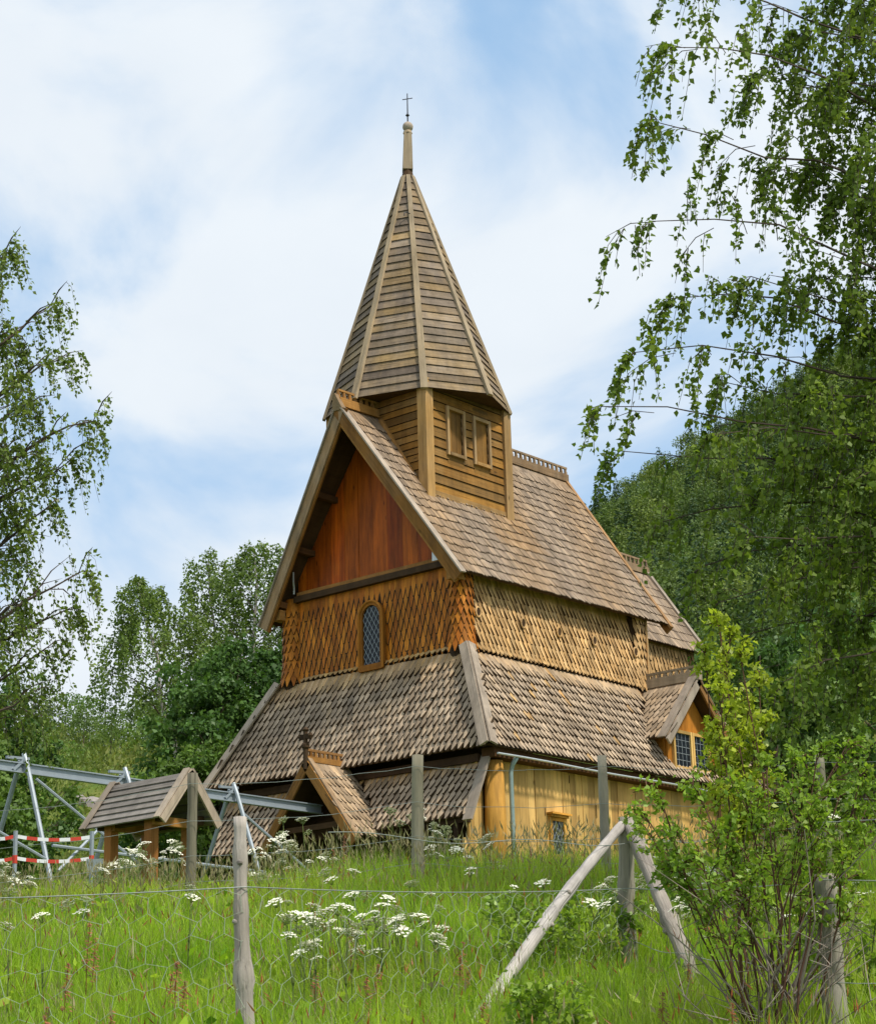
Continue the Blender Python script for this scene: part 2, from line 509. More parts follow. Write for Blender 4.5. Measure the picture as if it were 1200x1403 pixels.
# ------------------------------------------------------------------ shingles
def shingle(mb, P, ax, dn, n, w, L, tip, thick, ridge=.006, tipw=.22, rnd=None, wx=0.0, neck=1.0, edge=(1, 1, 1, 1, 1), bev=.010, rim=.5):
    """one split shingle: P is the middle of its lower end, dn points down the slope"""
    r = random.uniform(-.014, .014)
    ax, dn = (ax + dn * r).normalized(), (dn - ax * r).normalized()
    thick *= random.uniform(.86, 1.16)
    if random.random() < .03:
        tip, tipw = tip * .5, .55
    top = P - dn * L

    def q(u, v, extra=0.0):
        return top + ax * u + dn * v + n * (0.004 + thick * v / L + extra)
    h = w / 2
    sL = L - tip
    V = [q(-h, 0), q(0, 0, ridge), q(h, 0), q(-h * neck, sL), q(0, sL, ridge), q(h * neck, sL), q(-h * tipw, L), q(h * tipw, L)]
    lo = [p - n * (thick * rim + .004) + ax * sx * bev + dn * sy * bev for p, sx, sy in
          ((V[0], -1, 0), (V[3], -1, 0), (V[6], -.5, .8), (V[7], .5, .8), (V[5], 1, 0), (V[2], 1, 0))]
    V = V + lo
    F = [(0, 3, 4, 1), (1, 4, 5, 2), (3, 6, 4), (4, 6, 7), (4, 7, 5),
         (0, 8, 9, 3), (3, 9, 10, 6), (6, 10, 11, 7), (7, 11, 12, 5), (5, 12, 13, 2)]
    ox, oy = random.uniform(0, 60), random.uniform(0, 60)
    G = [(ox + (p - top).dot(dn), oy + (p - top).dot(ax), ox + (p - top).dot(n)) for p in V]
    mb.add(V, F, G, rnd, wx, [0] * 5 + list(edge))  # edge faces go dark: tar plus painted shade of the gaps


def patch(mb, t0, t1, b0, b1, out, w=.155, e=.22, tip=.17, thick=.035, L=None, wxf=None, tipw=.22, ridge=.006, stagger=True, wf=(.84, .93),
          under=.05, jit=.013, skip=None, endrow=0.0, neck=1.0, vis_edge=.5, edge=(1, 1, 1, 1, 1), bev=.010, rim=.5):
    """cover the plane patch top t0-t1, bottom b0-b1 with rows of shingles on a boarded slab"""
    t0, t1, b0, b1, out = map(Vector, (t0, t1, b0, b1, out))
    ax = (b1 - b0).normalized()
    mid_dn = ((b0 + b1) / 2 - (t0 + t1) / 2)
    n = ax.cross(mid_dn).normalized()
    if n.dot(out) < 0:
        n = -n
    dn = mid_dn - ax * mid_dn.dot(ax)
    dn.normalize()
    ln = mid_dn.dot(dn)
    nrow = max(1, round(ln / e))
    e = ln / nrow
    L = L or e * 2.05
    u = lambda p: (p - b0).dot(ax)
    for i in range(nrow + 1):
        bfr = i / nrow
        if i == 0:
            continue
        ua = u(t0) * (1 - bfr) + u(b0) * bfr
        ub = u(t1) * (1 - bfr) + u(b1) * bfr
        o = t0 * (1 - bfr) + b0 * bfr
        o = o - ax * u(o)
        k0 = math.floor(ua / w) - 1
        for k in range(k0, int(ub / w) + 3):
            uc = (k + (.5 if (i % 2 and stagger) else 0)) * w + random.uniform(-jit, jit) * .5
            if uc < ua - w * vis_edge + w * .5 or uc > ub + w * vis_edge - w * .5:
                continue
            sag = random.uniform(-jit, jit)
            P = o + ax * uc + dn * (sag + endrow)
            if skip and skip(P):
                continue
            LL = min(L, (i * e) + .02) if i * e < L else L
            th = thick * LL / L
            wx = wxf(bfr, (uc - ua) / max(ub - ua, .01)) if wxf else 0.0
            shingle(mb, P, ax, dn, n, w * random.uniform(*wf), LL, min(tip, LL * .8), th, ridge, tipw, None, wx, neck, edge, bev, rim)
    if under:
        q = [t0, t1, b1 - dn * .05, b0 - dn * .05]
        q = [p - n * .004 for p in q]
        mb.prism(q, -n * under, rnd=.5, gdir=ax, mi=1)  # dark slab; below roofs its colour paints the black eaves shade
    return ax, dn, n


def crest(mb, a, b, w=.14, h=.2, tooth=.19, th=.16, wx=.6):
    """ridge board with an openwork rail on top"""
    a, b = Vector(a), Vector(b)
    up = Vector((0, 0, 1))
    d = (b - a)
    L = d.length
    d.normalize()
    mb.beam(a + up * h / 2, b + up * h / 2, w, h, wx=wx)
    n = max(2, int(L / tooth))
    for i in range(n + 1):
        p = a + d * (L * i / n * .98 + .01 * L)
        mb.beam(p + up * (h - .004), p + up * (h + th), .05, .055, up=d, wx=wx)
        mb.beam(p + up * (h + .002) + d * .03, p + up * (h + th * .55) + d * .03, .04, .05, up=d, wx=wx)
    mb.beam(a + up * (h + th + .022), b + up * (h + th + .022), .06, .05, wx=wx)


# ------------------------------------------------------------------ the church
church = empty('stave_church', (2, 0, ground_at((2, 0, 0))),
               'tall tarred timber church with shingled walls, stepped shingle roofs and a pointed eight sided spire', 'church')

# --- nave walls
mb = MB()
win_y, win_w, win_z0, win_z1 = -.10, .78, 8.33, 9.93


def skip_window(P):
    dy = abs(P.y - win_y)
    return dy < .37 and P.z + .17 < 9.52 + math.sqrt(max(0, .39 ** 2 - dy ** 2))


patch(mb, (0, -2.42, 10.3), (0, 2.42, 10.3), (0, -2.42, 8.36), (0, 2.42, 8.36), (-1, 0, 0), w=.158, e=.25, tip=.22, thick=.030, tipw=.16, wf=(.84, .90), ridge=.003,
      skip=skip_window, endrow=.02, L=.5, neck=.88, bev=.03, rim=.15)
mb.build('gable_wall', [M['gable_scale'], M['darkwood_and_shade']], church)
mb = MB()
patch(mb, (.32, -2.50, 10.22), (6.62, -2.50, 10.22), (.32, -2.8, 8.36), (6.62, -2.8, 8.36), (0, -1, 0), w=.15, e=.235, tip=.20, thick=.075, tipw=.2, wf=(.80, .88),
      endrow=.03, L=.48, ridge=.02)
patch(mb, (.3, 2.6, 10.1), (6.8, 2.6, 10.1), (.3, 2.8, 8.36), (6.8, 2.8, 8.36), (0, 1, 0), w=.3, e=.4, tip=.2, thick=.05)
mb.prism([(6.82, -2.8, 8.2), (6.82, 2.8, 8.2), (6.82, 2.8, 10.2), (6.82, 0, 14.1), (6.82, -2.8, 10.2)], (.06, 0, 0), gdir=(0, 0, 1), rnd=.4)
mb.build('side_wall', [M['side_scale'], M['darkwood_and_shade']], church)
# band of small scales above the skirt roofs
mb = MB()
for k in range(33):
    y = -2.45 + k * .153
    shingle(mb, Vector((-.03, y, 8.36)), Vector((0, 1, 0)), Vector((-.35, 0, -1)).normalized(), Vector((-1, 0, .35)).normalized(), .145, .2, .07, .045, wx=.1)
mb.build('scale_band', [M['skirt'], M['darkwood_and_shade']], church)
mb = MB()
for k in range(43):
    x = .36 + k * .15
    shingle(mb, Vector((x, -2.84, 8.35)), Vector((1, 0, 0)), Vector((0, -.35, -1)).normalized(), Vector((0, -1, .35)).normalized(), .142, .2, .07, .05, wx=.2)
mb.build('scale_band', [M['skirt'], M['darkwood_and_shade']], church)
# rounded corner columns clad in scales
for (cx, cy, a0, a1, nm) in ((.13, -2.52, -200, 20, 'r'), (.13, 2.52, 60, 280, 'l'), (6.62, -2.54, -130, 40, 'b')):
    mb = MB()
    r0 = .27
    nrow = 9
    for i in range(1, nrow + 1):
        z = 10.15 - 1.87 * i / nrow
        flare = .07 * max(0, (i - 6) / 3) ** 2
        ncol = 9
        for k in range(ncol + 1):
            ang = math.radians(a0 + (a1 - a0) * (k + (.5 if i % 2 else 0)) / ncol)
            n = Vector((math.cos(ang), math.sin(ang), 0))
            ax = Vector((-n.y, n.x, 0))
            dn = (Vector((0, 0, -1)) + n * (.1 + flare)).normalized()
            shingle(mb, Vector((cx, cy, z)) + n * (r0 + flare), ax, dn, (n + Vector((0, 0, .1))).normalized(), .125, .46, .17, .045, tipw=.15,
                    wx=random.random() * .3)
    mb.tube([(cx, cy, 8.1), (cx, cy, 10.1)], r0 - .015, 16, rnd=.3, mi=1)
    mb.build('corner_column', [M['gable_scale'] if nm != 'b' else M['side_scale'], M['darkwood_and_shade']], church)
# vent holes in the right wall
for x, z in ((.44, 9.24), (2.03, 9.25), (3.36, 9.26), (4.72, 9.27), (6.38, 9.25)):
    mb = MB()
    yh = -2.795
    ring = [(x + .085 * math.cos(a), yh + .03, z + .11 * math.sin(a)) for a in [2 * math.pi * k / 12 for k in range(13)]]
    mb.tube(ring, .022, 6, wx=.2)
    mb.prism([(x + .085 * math.cos(a), yh + .025, z + .11 * math.sin(a)) for a in [2 * math.pi * k / 12 for k in range(12)]], (0, .03, 0), mi=1)  # dark disc painted as the unlit inside of the hole
    mb.build('vent_hole', [M['side_scale'], M['darkwood_and_shade']], church)

# --- gable panel and beams
mb = MB()
ed = [-2.3, -1.83, -1.42, -.98, -.52, -.08, .36, .8, 1.22, 1.66, 2.05, 2.3]
sl = (14.3 - 9.97) / 3.0
for i in range(len(ed) - 1):
    ya, yb = ed[i] + .003, ed[i + 1] - .003
    pts = [(0.02 + random.uniform(0, .012), ya, 10.38), (0.02, yb, 10.38)]
    x = .02 + random.uniform(0, .014)
    za, zb = 14.2 - sl * abs(ya), 14.2 - sl * abs(yb)
    poly = [(x, ya, 10.38), (x, yb, 10.38), (x, yb, zb)]
    if ya < 0 < yb:
        poly.append((x, 0, 14.2))
    poly.append((x, ya, za))
    mb.prism(poly, (.05, 0, 0), gdir=(0, 0, 1))
mb.build('gable_panel', M['panel'], church)
mb = MB()
mb.box((-.08, -2.25, 10.42), (.015, 2.25, 10.51), grain=1)
mb.build('gable_moulding', M['barge'], church)
mb = MB()
mb.box((-.14, -2.3, 10.27), (.01, 2.3, 10.41), grain=1)
mb.build('gable_beam', M['darkwood_and_shade'], church)
for s in (-1, 1):
    mb = MB()
    mb.beam((-.34, s * 2.66, 10.0), (.12, s * 2.66, 10.0), .24, .24)
    mb.build('wall_plate', M['barge'], church)
mb = MB()
mb.box((-.36, -2.36, 10.36), (-.33, -2.16, 10.66), grain=2)
mb.build('steel_bracket', M['gutter'], church)
mb = MB()
mb.tube([(-.2, 2.22, 10.45), (-.22, 2.2, 10.6), (-.28, 2.16, 10.72), (-.3, 2.14, 10.95)], .022, 6)
mb.build('steel_bracket', M['gutter'], church)

# --- main roof
E0, E1 = Vector((-.39, -3.0, 9.97)), Vector((7.5, -3.0, 10.04))
K0, K1 = Vector((-.92, 0, 14.36)), Vector((7.62, 0, 14.41))
D0, D1 = Vector((-.39, 3.02, 9.83)), Vector((7.5, 3.0, 9.95))


def roof_wx(b, u):
    f = .75 + .25 * math.sin(u * 17 + b * 5)
    if b < .35 and u < .2:
        f -= .9 * (1 - b / .35) * (1 - u / .2)
    if .38 < b < .75 and .33 < u < .55:
        f -= .35
    return f


mb = MB()


def in_tower(P):
    return .45 < P.x < 3.15 and abs(P.y) < 1.36


patch(mb, K0, K1, E0, E1, (0, -1, .6), w=.092, e=.30, tip=.05, thick=.05, L=.6, tipw=.3, ridge=.003, wxf=roof_wx, jit=.028, skip=in_tower, wf=(.9, .97), edge=(0, 1, 1, 1, 0), bev=.003)
patch(mb, K0, K1, D0, D1, (0, 1, .6), w=.2, e=.30, tip=.03, thick=.028, L=.6, tipw=.45, ridge=.0, wxf=roof_wx)
roof = mb.build('main_roof', [M['roof'], M['darkwood_and_shade']], church)
for (e0, k0, sgn) in ((E0, K0, -1), (D0, K0, 1)):
    mb = MB()
    d = (k0 - e0).normalized()
    nrm = Vector((0, sgn * .825, .565))
    p, q = e0 - d * .08, k0 + d * .03
    fwd = Vector((-1, 0, 0))
    mb.beam(p - nrm * .10 + fwd * .05, q - nrm * .10 + fwd * .05, .06, .24, up=nrm, wx=.0 if sgn < 0 else .75)
    mb.beam(p - nrm * .24 + fwd * .012, q - nrm * .24 + fwd * .012, .05, .07, up=nrm, wx=0)
    mb.build('barge_board', M['barge'], roof)
    mb = MB()
    mb.beam(p + nrm * .045 + fwd * .03, q + nrm * .045 + fwd * .03, .19, .035, up=nrm, wx=.9)
    mb.build('barge_cap', M['greytrim'], roof)
    r0, r1 = (E1, K1) if sgn < 0 else (D1, K1)
    mb = MB()
    d = (r1 - r0).normalized()
    mb.beam(r0 - d * .1 + nrm * .04, r1 + nrm * .04, .12, .06, up=nrm, wx=.35)
    mb.beam(r0 - d * .1 - nrm * .08 + Vector((.05, 0, 0)), r1 - nrm * .08 + Vector((.05, 0, 0)), .05, .2, up=nrm, wx=.35)
    mb.build('barge_board', M['barge'], roof)
# purlins under the front overhang
for sgn in (-1, 1):
    for fr in (.12, .38, .64):
        y = sgn * (3.0 * (1 - fr))
        z = 9.97 + 4.4 * fr - .26
        mb = MB()
        mb.beam((-.40 - .5 * fr, y * .97, z), (.1, y * .97, z), .12, .14)
        mb.build('purlin', M['soffit'], roof)
mb = MB()
crest(mb, (-1.0, 0, 14.36), (.38, 0, 14.38), wx=.15, h=.2)
mb.prism([(-1.02, -.16, 14.24), (-1.02, .16, 14.24), (-1.14, .03, 14.62), (-1.14, -.03, 14.62)], (.14, 0, 0), wx=.8)
mb.build('ridge_crest', M['barge'], roof)
mb = MB()
crest(mb, (3.28, 0, 14.40), (7.68, 0, 14.42), wx=.8)
mb.build('ridge_crest', M['barge'], roof)

# --- tower
TX, TA = 1.83, 1.466
tower = MB()


def clap(mb, o, ax, n, z0, z1, length, hmin, hmax, thick=.035, holes=()):
    """overlapping horizontal boards on a wall from z0 up to z1"""
    z = z0
    o, ax, n = Vector(o), Vector(ax), Vector(n)
    while z < z1 - .03:
        h = random.uniform(hmin, hmax)
        zt = min(z + h, z1)
        segs = [(0, length)]
        for (u0, u1, hz0, hz1) in holes:
            if zt > hz0 and z < hz1:
                ns = []
                for (a, b) in segs:
                    if u0 > a:
                        ns.append((a, min(b, u0)))
                    if u1 < b:
                        ns.append((max(a, u1), b))
                segs = ns
        for (a, b) in segs:
            if b - a < .02:
                continue
            A, B = o + ax * a, o + ax * b
            zz = Vector((0, 0, 1))
            V = [A + zz * z, B + zz * z, B + zz * zt, A + zz * zt,
                 A + zz * z + n * thick, B + zz * z + n * (thick + random.uniform(-.006, .006)), B + zz * (zt - .012) + n * .010, A + zz * (zt - .012) + n * .010]
            ox, oy = random.uniform(0, 60), random.uniform(0, 60)
            G = [((p - o).dot(ax) + ox, p.z + oy, p.dot(n)) for p in V]
            mb.add(V, [(4, 5, 6, 7), (0, 1, 5, 4), (7, 6, 2, 3), (0, 4, 7, 3), (1, 2, 6, 5), (0, 3, 2, 1)], G, None, random.random() * .8, [0, 1, 1, 0, 0, 1])  # board undersides painted dark as the shade line below each lap
        z = zt


c0 = Vector((TX - TA, -TA, 0))
w1 = (1.12, 1.63, 13.38, 14.42)
w2 = (2.08, 2.57, 13.36, 14.40)
hol = [(w[0] - c0.x, w[1] - c0.x, w[2], w[3]) for w in (w1, w2)]
tw = MB()
clap(tw, (TX - TA, -TA, 0), (1, 0, 0), (0, -1, 0), 12.12, 14.98, 2 * TA, .17, .27, .04, hol)
clap(tw, (TX - TA, TA, 0), (0, -1, 0), (-1, 0, 0), 12.1, 14.98, 2 * TA, .15, .21, .04)
clap(tw, (TX + TA, -TA, 0), (0, 1, 0), (1, 0, 0), 12.1, 14.98, 2 * TA, .17, .27, .04)
clap(tw, (TX + TA, TA, 0), (-1, 0, 0), (0, 1, 0), 12.1, 14.98, 2 * TA, .17, .27, .04)
tw_o = tw.build('tower_wall', [M['tower'], M['darkwood_and_shade']], church)
mb = MB()
mb.box((TX - TA - .0, -TA - .06, 12.06), (TX + TA, -TA + .02, 12.34), grain=0)
mb.build('sill_beam', M['towerpost'], tw_o)
for sx in (-1, 1):
    for sy in (-1, 1):
        mb = MB()
        px, py = TX + sx * (TA - .03), sy * (TA - .03)
        zb = 12.02 if sy < 0 else 12.1
        mb.beam((px, py, zb), (px, py, 15.0), .26, .26, up=(0, 1, 0), wx=.2)
        mb.build('tower_post', M['towerpost'], church)
# flashing board where the tower meets the roof
mb = MB()
mb.beam((TX - TA - .06, -.15, 14.28), (TX - TA - .06, -TA + .12, 12.36), .1, .1, up=(1, 0, 0), wx=.1)
mb.build('flashing_board', M['barge'], church)
for (xa, xb, za, zb) in (w1, w2):
    fr = MB()
    y0, y1 = -TA - .085, -TA + .03
    t = .075
    fr.box((xa - t, y0, za - t), (xa, y1, zb + t), wx=.5)
    fr.box((xb, y0, za - t), (xb + t, y1, zb + t), wx=.5)
    fr.box((xa, y0 + .003, zb), (xb, y1, zb + t), grain=0, wx=.3)
    fr.box((xa, y0 - .02, za - t), (xb, y1, za), grain=0, wx=.3)
    fo = fr.build('tower_window', M['towerpost'], church)
    sh = MB()
    wv = (xb - xa) / 3
    for i in range(3):
        sh.box((xa + wv * i + .003, -TA + .005, za), (xa + wv * (i + 1) - .003, -TA + .03 + random.uniform(0, .008), zb), wx=.3)
    sh.box((xa - .03, -TA - .028, za - .30), (xb + .03, -TA + .0, za - .065), grain=0, wx=.4)
    sh.box((xa - .03, -TA - .028, zb + .065), (xb + .03, -TA + .0, zb + .30), grain=0, wx=.4)
    sh.build('shutter', M['tower'], fo)

# --- spire
SR = 2.2
SZ0, SZ1 = 14.80, 21.02
A0_ = Vector((1.79, 0, SZ0))
A1_ = Vector((1.65, 0, SZ1))


def sp(k, fr, extra=0.0):
    ang = math.radians(45 * k)
    r = SR * (1 - fr) + .14 * fr + extra
    c = A0_.lerp(A1_, fr)
    sag = (.10 * math.cos(ang) * (1 - fr))
    return c + Vector((math.cos(ang) * r, math.sin(ang) * r, sag))


mb = MB()
NB = 29
for k in range(8):
    for i in range(NB):
        f0, f1 = i / NB, (i + 1) / NB
        a, b_ = sp(k, f0, .022 + random.uniform(0, .012)), sp(k + 1, f0, .022 + random.uniform(0, .012))
        c, d = sp(k + 1, f1, -.008), sp(k, f1, -.008)
        a2, b2 = sp(k, f0, -.03), sp(k + 1, f0, -.03)
        ox, oy = random.uniform(0, 60), random.uniform(0, 60)
        ln = (b_ - a).length
        G = [(ox, oy, 0), (ox + ln, oy, 0), (ox + ln, oy + .2, 0), (ox, oy + .2, 0), (ox, oy - .05, 0), (ox + ln, oy - .05, 0)]
        mb.add([a, b_, c, d, a2, b2], [(0, 1, 2, 3), (4, 5, 1, 0)], G, None, .25 + random.random() * .75, [0, 1])  # lower faces coloured dark to draw shade under every board
mb.add([sp(k, 0.006, -.05) for k in range(8)] , [tuple(range(7, -1, -1))], None, .5, 0, 1)
spire = mb.build('spire', [M['spire'], M['darkwood_and_shade']], church)
for k in range(8):
    mb = MB()
    o = Vector((math.cos(R_(45 * k)), math.sin(R_(45 * k)), .3))
    mb.beam(sp(k, -.006, .03), sp(k, 1, .012), .17, .07, up=o, w2=.10, h2=.05, wx=.55)
    mb.build('spire_rib', M['rib'], spire)
mb = MB()
top = Vector((1.65, 0, SZ1))
mb.tube([top - Vector((0, 0, .06)), top + Vector((0, 0, .02)), top + Vector((0, 0, .2))], [.17, .15, .11], 8, wx=.2, mi=1)
b0, b1 = top + Vector((.0, 0, .19)), top + Vector((.04, 0, 1.22))
mb.beam(b0, b1, .25, .25, up=(.7, .7, 0), w2=.19, h2=.19, wx=.6)
for s in (-1, 1):
    mb.beam(b0 + Vector((s * .13, 0, .0)), b1 + Vector((s * .10, 0, -.3)), .07, .05, up=(1, 0, 0), wx=.5)
mb.tube([b1, b1 + Vector((0, 0, .07))], [.12, .1], 8, wx=.5)
mb.build('finial', [M['rib'], M['darkwood_and_shade']], spire)
mb = MB()
bc = top + Vector((.05, 0, 1.41))
pts, rad = [], []
for i in range(9):
    a = -math.pi / 2 + math.pi * i / 8
    pts.append(bc + Vector((0, 0, .135 * math.sin(a))))
    rad.append(max(.012, .135 * math.cos(a)))
mb.tube(pts, rad, 14, wx=1)
mb.build('ball', M['greytrim'], spire, smooth=True)
mb = MB()
mb.tube([bc + Vector((0, 0, .1)), bc + Vector((.01, 0, .93))], [.02, .013], 6)
mb.tube([bc + Vector((0, 0, .28)), bc + Vector((0, 0, .32)), bc + Vector((0, 0, .37))], [.015, .055, .015], 8)
mb.tube([bc + Vector((.01 - .08, .1, .765)), bc + Vector((.01 + .08, -.1, .80))], .012, 6)
mb.build('cross', M['iron'], spire)
mb = MB()
hk = sp(5, .80, .02)
mb.tube([hk, hk + Vector((-.10, .05, .06)), hk + Vector((-.16, .08, .02)), hk + Vector((-.17, .08, -.05))], .014, 5)
mb.build('iron_hook', M['iron'], spire)

# --- skirt roofs
SB = 5.93


def skirt_wx(b, u):
    return min(1.0, .12 + b * 2.6)


mb = MB()
patch(mb, (-.02, -2.8, 8.32), (-.02, 2.8, 8.32), (-1.07, -4.15, SB), (-1.07, 4.15, SB + .06), (-1, 0, .5), w=.165, e=.225, tip=.15, thick=.09, tipw=.24,
      ridge=.02, wxf=skirt_wx, endrow=.02, wf=(.78, .88))
sk = mb.build('skirt_roof', [M['skirt'], M['darkwood_and_shade']], church)
tag(sk, 'steep grey skirt roof on the gable side, orange at its upper edge')


def side_wx(b, u):
    f = min(1.0, .45 + b * 2.0)
    if random.random() < .03:
        f -= .7
    return f


mb = MB()
patch(mb, (-.02, -2.8, 8.32), (9.6, -2.8, 8.32), (-1.07, -4.15, SB), (9.6, -4.15, SB + .02), (0, -1, .5), w=.145, e=.235, tip=.13, thick=.085, tipw=.3, wf=(.76, .85),
      ridge=.02, wxf=side_wx, endrow=.02, skip=lambda P: abs(P.x - 6.65) < .85 and P.z > 6.3 and P.z < 8.4 - abs(P.x - 6.65) * 1.1)
sk2 = mb.build('skirt_roof', [M['skirt'], M['darkwood_and_shade']], church)
tag(sk2, 'long grey skirt roof on the right side with diagonal bands of scales')
mb = MB()
patch(mb, (-.02, 2.8, 8.32), (9.6, 2.8, 8.32), (-1.07, 4.15, SB + .06), (9.6, 4.15, SB), (0, 1, .5), w=.32, e=.4, tip=.13, thick=.06, wxf=skirt_wx)
mb.build('skirt_roof', [M['skirt'], M['darkwood_and_shade']], church)
for s, zz in ((-1, 0), (1, .06)):
    mb = MB()
    nrm = Vector((-.62, s * .55, .55))
    a, b_ = Vector((-.10, s * 2.87, 8.40)), Vector((-1.15, s * 4.22, SB - .02 + zz))
    sd = (b_ - a).normalized().cross(nrm).normalized()
    nf = Vector((-.9, 0, .42))
    ns = Vector((0, s * .86, .5))
    mb.beam(a + nf * .08 + Vector((0, -s * .055, 0)), b_ + nf * .10 + Vector((0, -s * .06, 0)), .21, .045, up=nf, wx=.8)
    mb.beam(a + ns * .08 + Vector((.055, 0, 0)), b_ + ns * .095 + Vector((.06, 0, 0)), .20, .045, up=ns, wx=.8)
    mb.build('hip_board', M['greytrim'], sk)
# eaves: soffit beam, gutter, drainpipe
mb = MB()
mb.beam((-.75, -3.86, 5.86), (9.4, -3.86, 5.86), .34, .2)
mb.build('eaves_beam', M['soffit'], church)
mb = MB()
mb.beam((-.72, -3.65, 5.78), (-.72, 3.8, 5.82), .2, .16)
mb.build('eaves_beam', M['darkwood_and_shade'], church)  # front beam coloured near black as the deep shade below the skirt
mb = MB()
gp = [(-.8 + i * .8, -4.16, 5.80 + .01 * math.sin(i)) for i in range(13)]
mb.tube(gp, .024, 8)
mb.build('gutter', M['gutter'], church)
gzc = ground_at((0, -4, 0))
mb = MB()
mb.tube([(-.12, -4.12, 5.80), (-.12, -4.0, 5.66), (-.14, -3.96, 5.5), (-.10, -3.93, 4.4), (-.06, -3.9, gzc - .1)], .05, 10)
mb.build('drainpipe', M['pipe'], church, smooth=True)

# --- aisle walls of upright planks
mb = MB()
x = -.28
while x < 8.9:
    w = random.uniform(.2, .36)
    mb.box((x + .004, -3.74 + random.uniform(0, .02), gzc - .3), (x + w - .004, -3.66, 5.8), wx=random.random() * .8)
    x += w
mb.box((-.3, -3.6, gzc - .3), (9, -3.55, 5.8), grain=0, wx=.5)
for _ in range(9):
    xx, zz = random.uniform(0, 5.5), random.uniform(4.6, 5.7)
    h = random.uniform(.08, .28)
    mb.box((xx, -3.746, zz), (xx + random.uniform(.010, .022), -3.743, zz + h), mi=1)
mb.build('aisle_wall', [M['plank'], M['darkwood_and_shade']], church)
mb = MB()
mb.tube([(-.47, -3.78, gzc - .3), (-.47, -3.78, 4.2), (-.46, -3.77, 5.72)], [.24, .225, .2], 20, wx=.1)
mb.build('corner_post', M['log'], church, smooth=True)
mb = MB()
y = -3.66
for i in range(4):
    xx = -1.25 + i * .16
    mb.box((xx, -3.58, gzc - .3), (xx + .152, -3.52, 5.75 - .55 * (3 - i)), wx=random.random() * .6)
mb.build('gallery_end_wall', M['plank'], church)
# small leaded window under a hood
fr = MB()
xa, xb, za, zb = 1.44, 1.84, 3.95, 4.66
fr.box((xa - .09, -3.80, za - .1), (xa, -3.70, zb + .07))
fr.box((xb, -3.80, za - .1), (xb + .09, -3.70, zb + .07))
fr.box((xa, -3.797, zb), (xb, -3.70, zb + .07), grain=0)
fr.box((xa - .1, -3.86, zb + .075), (xb + .1, -3.72, zb + .12), grain=0)
fr.box((xa - .14, -3.92, zb + .125), (xb + .14, -3.72, zb + .165), grain=0, wx=.3)
fr.box((xa, -3.797, za - .1), (xb, -3.70, za), grain=0)
wo = fr.build('aisle_window', M['log'], church)
g_ = MB()
g_.box((xa, -3.765, za), (xb, -3.755, zb))
g_.build('pane', M['glass'], wo)
ld = MB()


def lattice(mb, xa, xb, za, zb, P, step=.11, rad=.006, diag=True):
    """lead cames of a leaded window; P maps (u, z) to a point"""
    if diag:
        w, h = xb - xa, zb - za
        k = -int(h / step) - 2
        while xa + k * step < xb + h:
            for sg in (1, -1):
                seg = []
                base = xa + k * step if sg > 0 else xb - k * step
                for q in range(2):
                    pass
                # line u = base + sg*slope*(z-za)
                sp_ = .55
                pts = []
                for j in range(41):
                    z = za + h * j / 40
                    u = base + sg * sp_ * (z - za)
                    if xa <= u <= xb:
                        pts.append((u, z))
                if len(pts) > 1:
                    mb.tube([P(*pts[0]), P(*pts[-1])], rad, 4, cap=False)
            k += 1
    else:
        n = max(1, round((xb - xa) / step))
        for i in range(n + 1):
            u = xa + (xb - xa) * i / n
            mb.tube([P(u, za), P(u, zb)], rad, 4, cap=False)
        n = max(1, round((zb - za) / step))
        for i in range(n + 1):
            z = za + (zb - za) * i / n
            mb.tube([P(xa, z), P(xb, z)], rad, 4, cap=False)


lattice(ld, xa, xb, za, zb, lambda u, z: (u, -3.768, z), .12, .007)
ld.build('lead_came', M['lead'], wo)

# --- arched window of the gable
fr = MB()


def arch(w, z0, zs, n=10):
    pts = [(-w / 2, z0), (-w / 2, zs)]
    for i in range(1, n):
        a = math.pi - math.pi * i / n
        pts.append((w / 2 * math.cos(a), zs + w / 2 * math.sin(a)))
    pts += [(w / 2, zs), (w / 2, z0)]
    return pts


wi, wo_ = .53, .71
zs = 9.52
inn = arch(wi, 8.42, zs)
ou = arch(wo_, 8.30, zs)
for i in range(len(inn) - 1):
    a, b_, c, d = inn[i], inn[i + 1], ou[i + 1], ou[i]
    poly = [(-.13, win_y + a[0], a[1]), (-.13, win_y + b_[0], b_[1]), (-.13, win_y + c[0], c[1]), (-.13, win_y + d[0], d[1])]
    fr.prism(poly, (.15, 0, 0), gdir=(0, 0, 1), rnd=.3)
rim = [(-.14, win_y + p[0], p[1]) for p in ou]
fr.tube(rim, .03, 6, rnd=.2)
fr.box((-.16, win_y - wo_ / 2, 8.28), (0, win_y + wo_ / 2, 8.42), grain=1)
wo = fr.build('gable_window', M['frame'], church)
g_ = MB()
g_.prism([(-.075, win_y + p[0], p[1]) for p in inn], (.02, 0, 0))
g_.build('pane', M['glass'], wo)
ld = MB()
for k in range(-14, 16):
    for sg in (1, -1):
        pts = []
        for j in range(61):
            z = 8.42 + 1.36 * j / 60
            u = k * .13 + sg * .62 * (z - 8.42)
            lim = wi / 2 if z < zs else math.sqrt(max(0, (wi / 2) ** 2 - (z - zs) ** 2))
            if abs(u) <= lim:
                pts.append((u, z))
        if len(pts) > 2:
            ld.tube([(-.081, win_y + pts[0][0], pts[0][1]), (-.081, win_y + pts[-1][0], pts[-1][1])], .0065, 4, cap=False)
ld.build('lead_came', M['lead'], wo)

# --- front gallery roof and porch
mb = MB()


def gal_wx(b, u):
    return min(1, max(0, -.25 + b * 3.2))


def in_porch(P):
    return abs(P.y) < 1.18 - (P.z - 4.4) * .7 and P.x < -.8


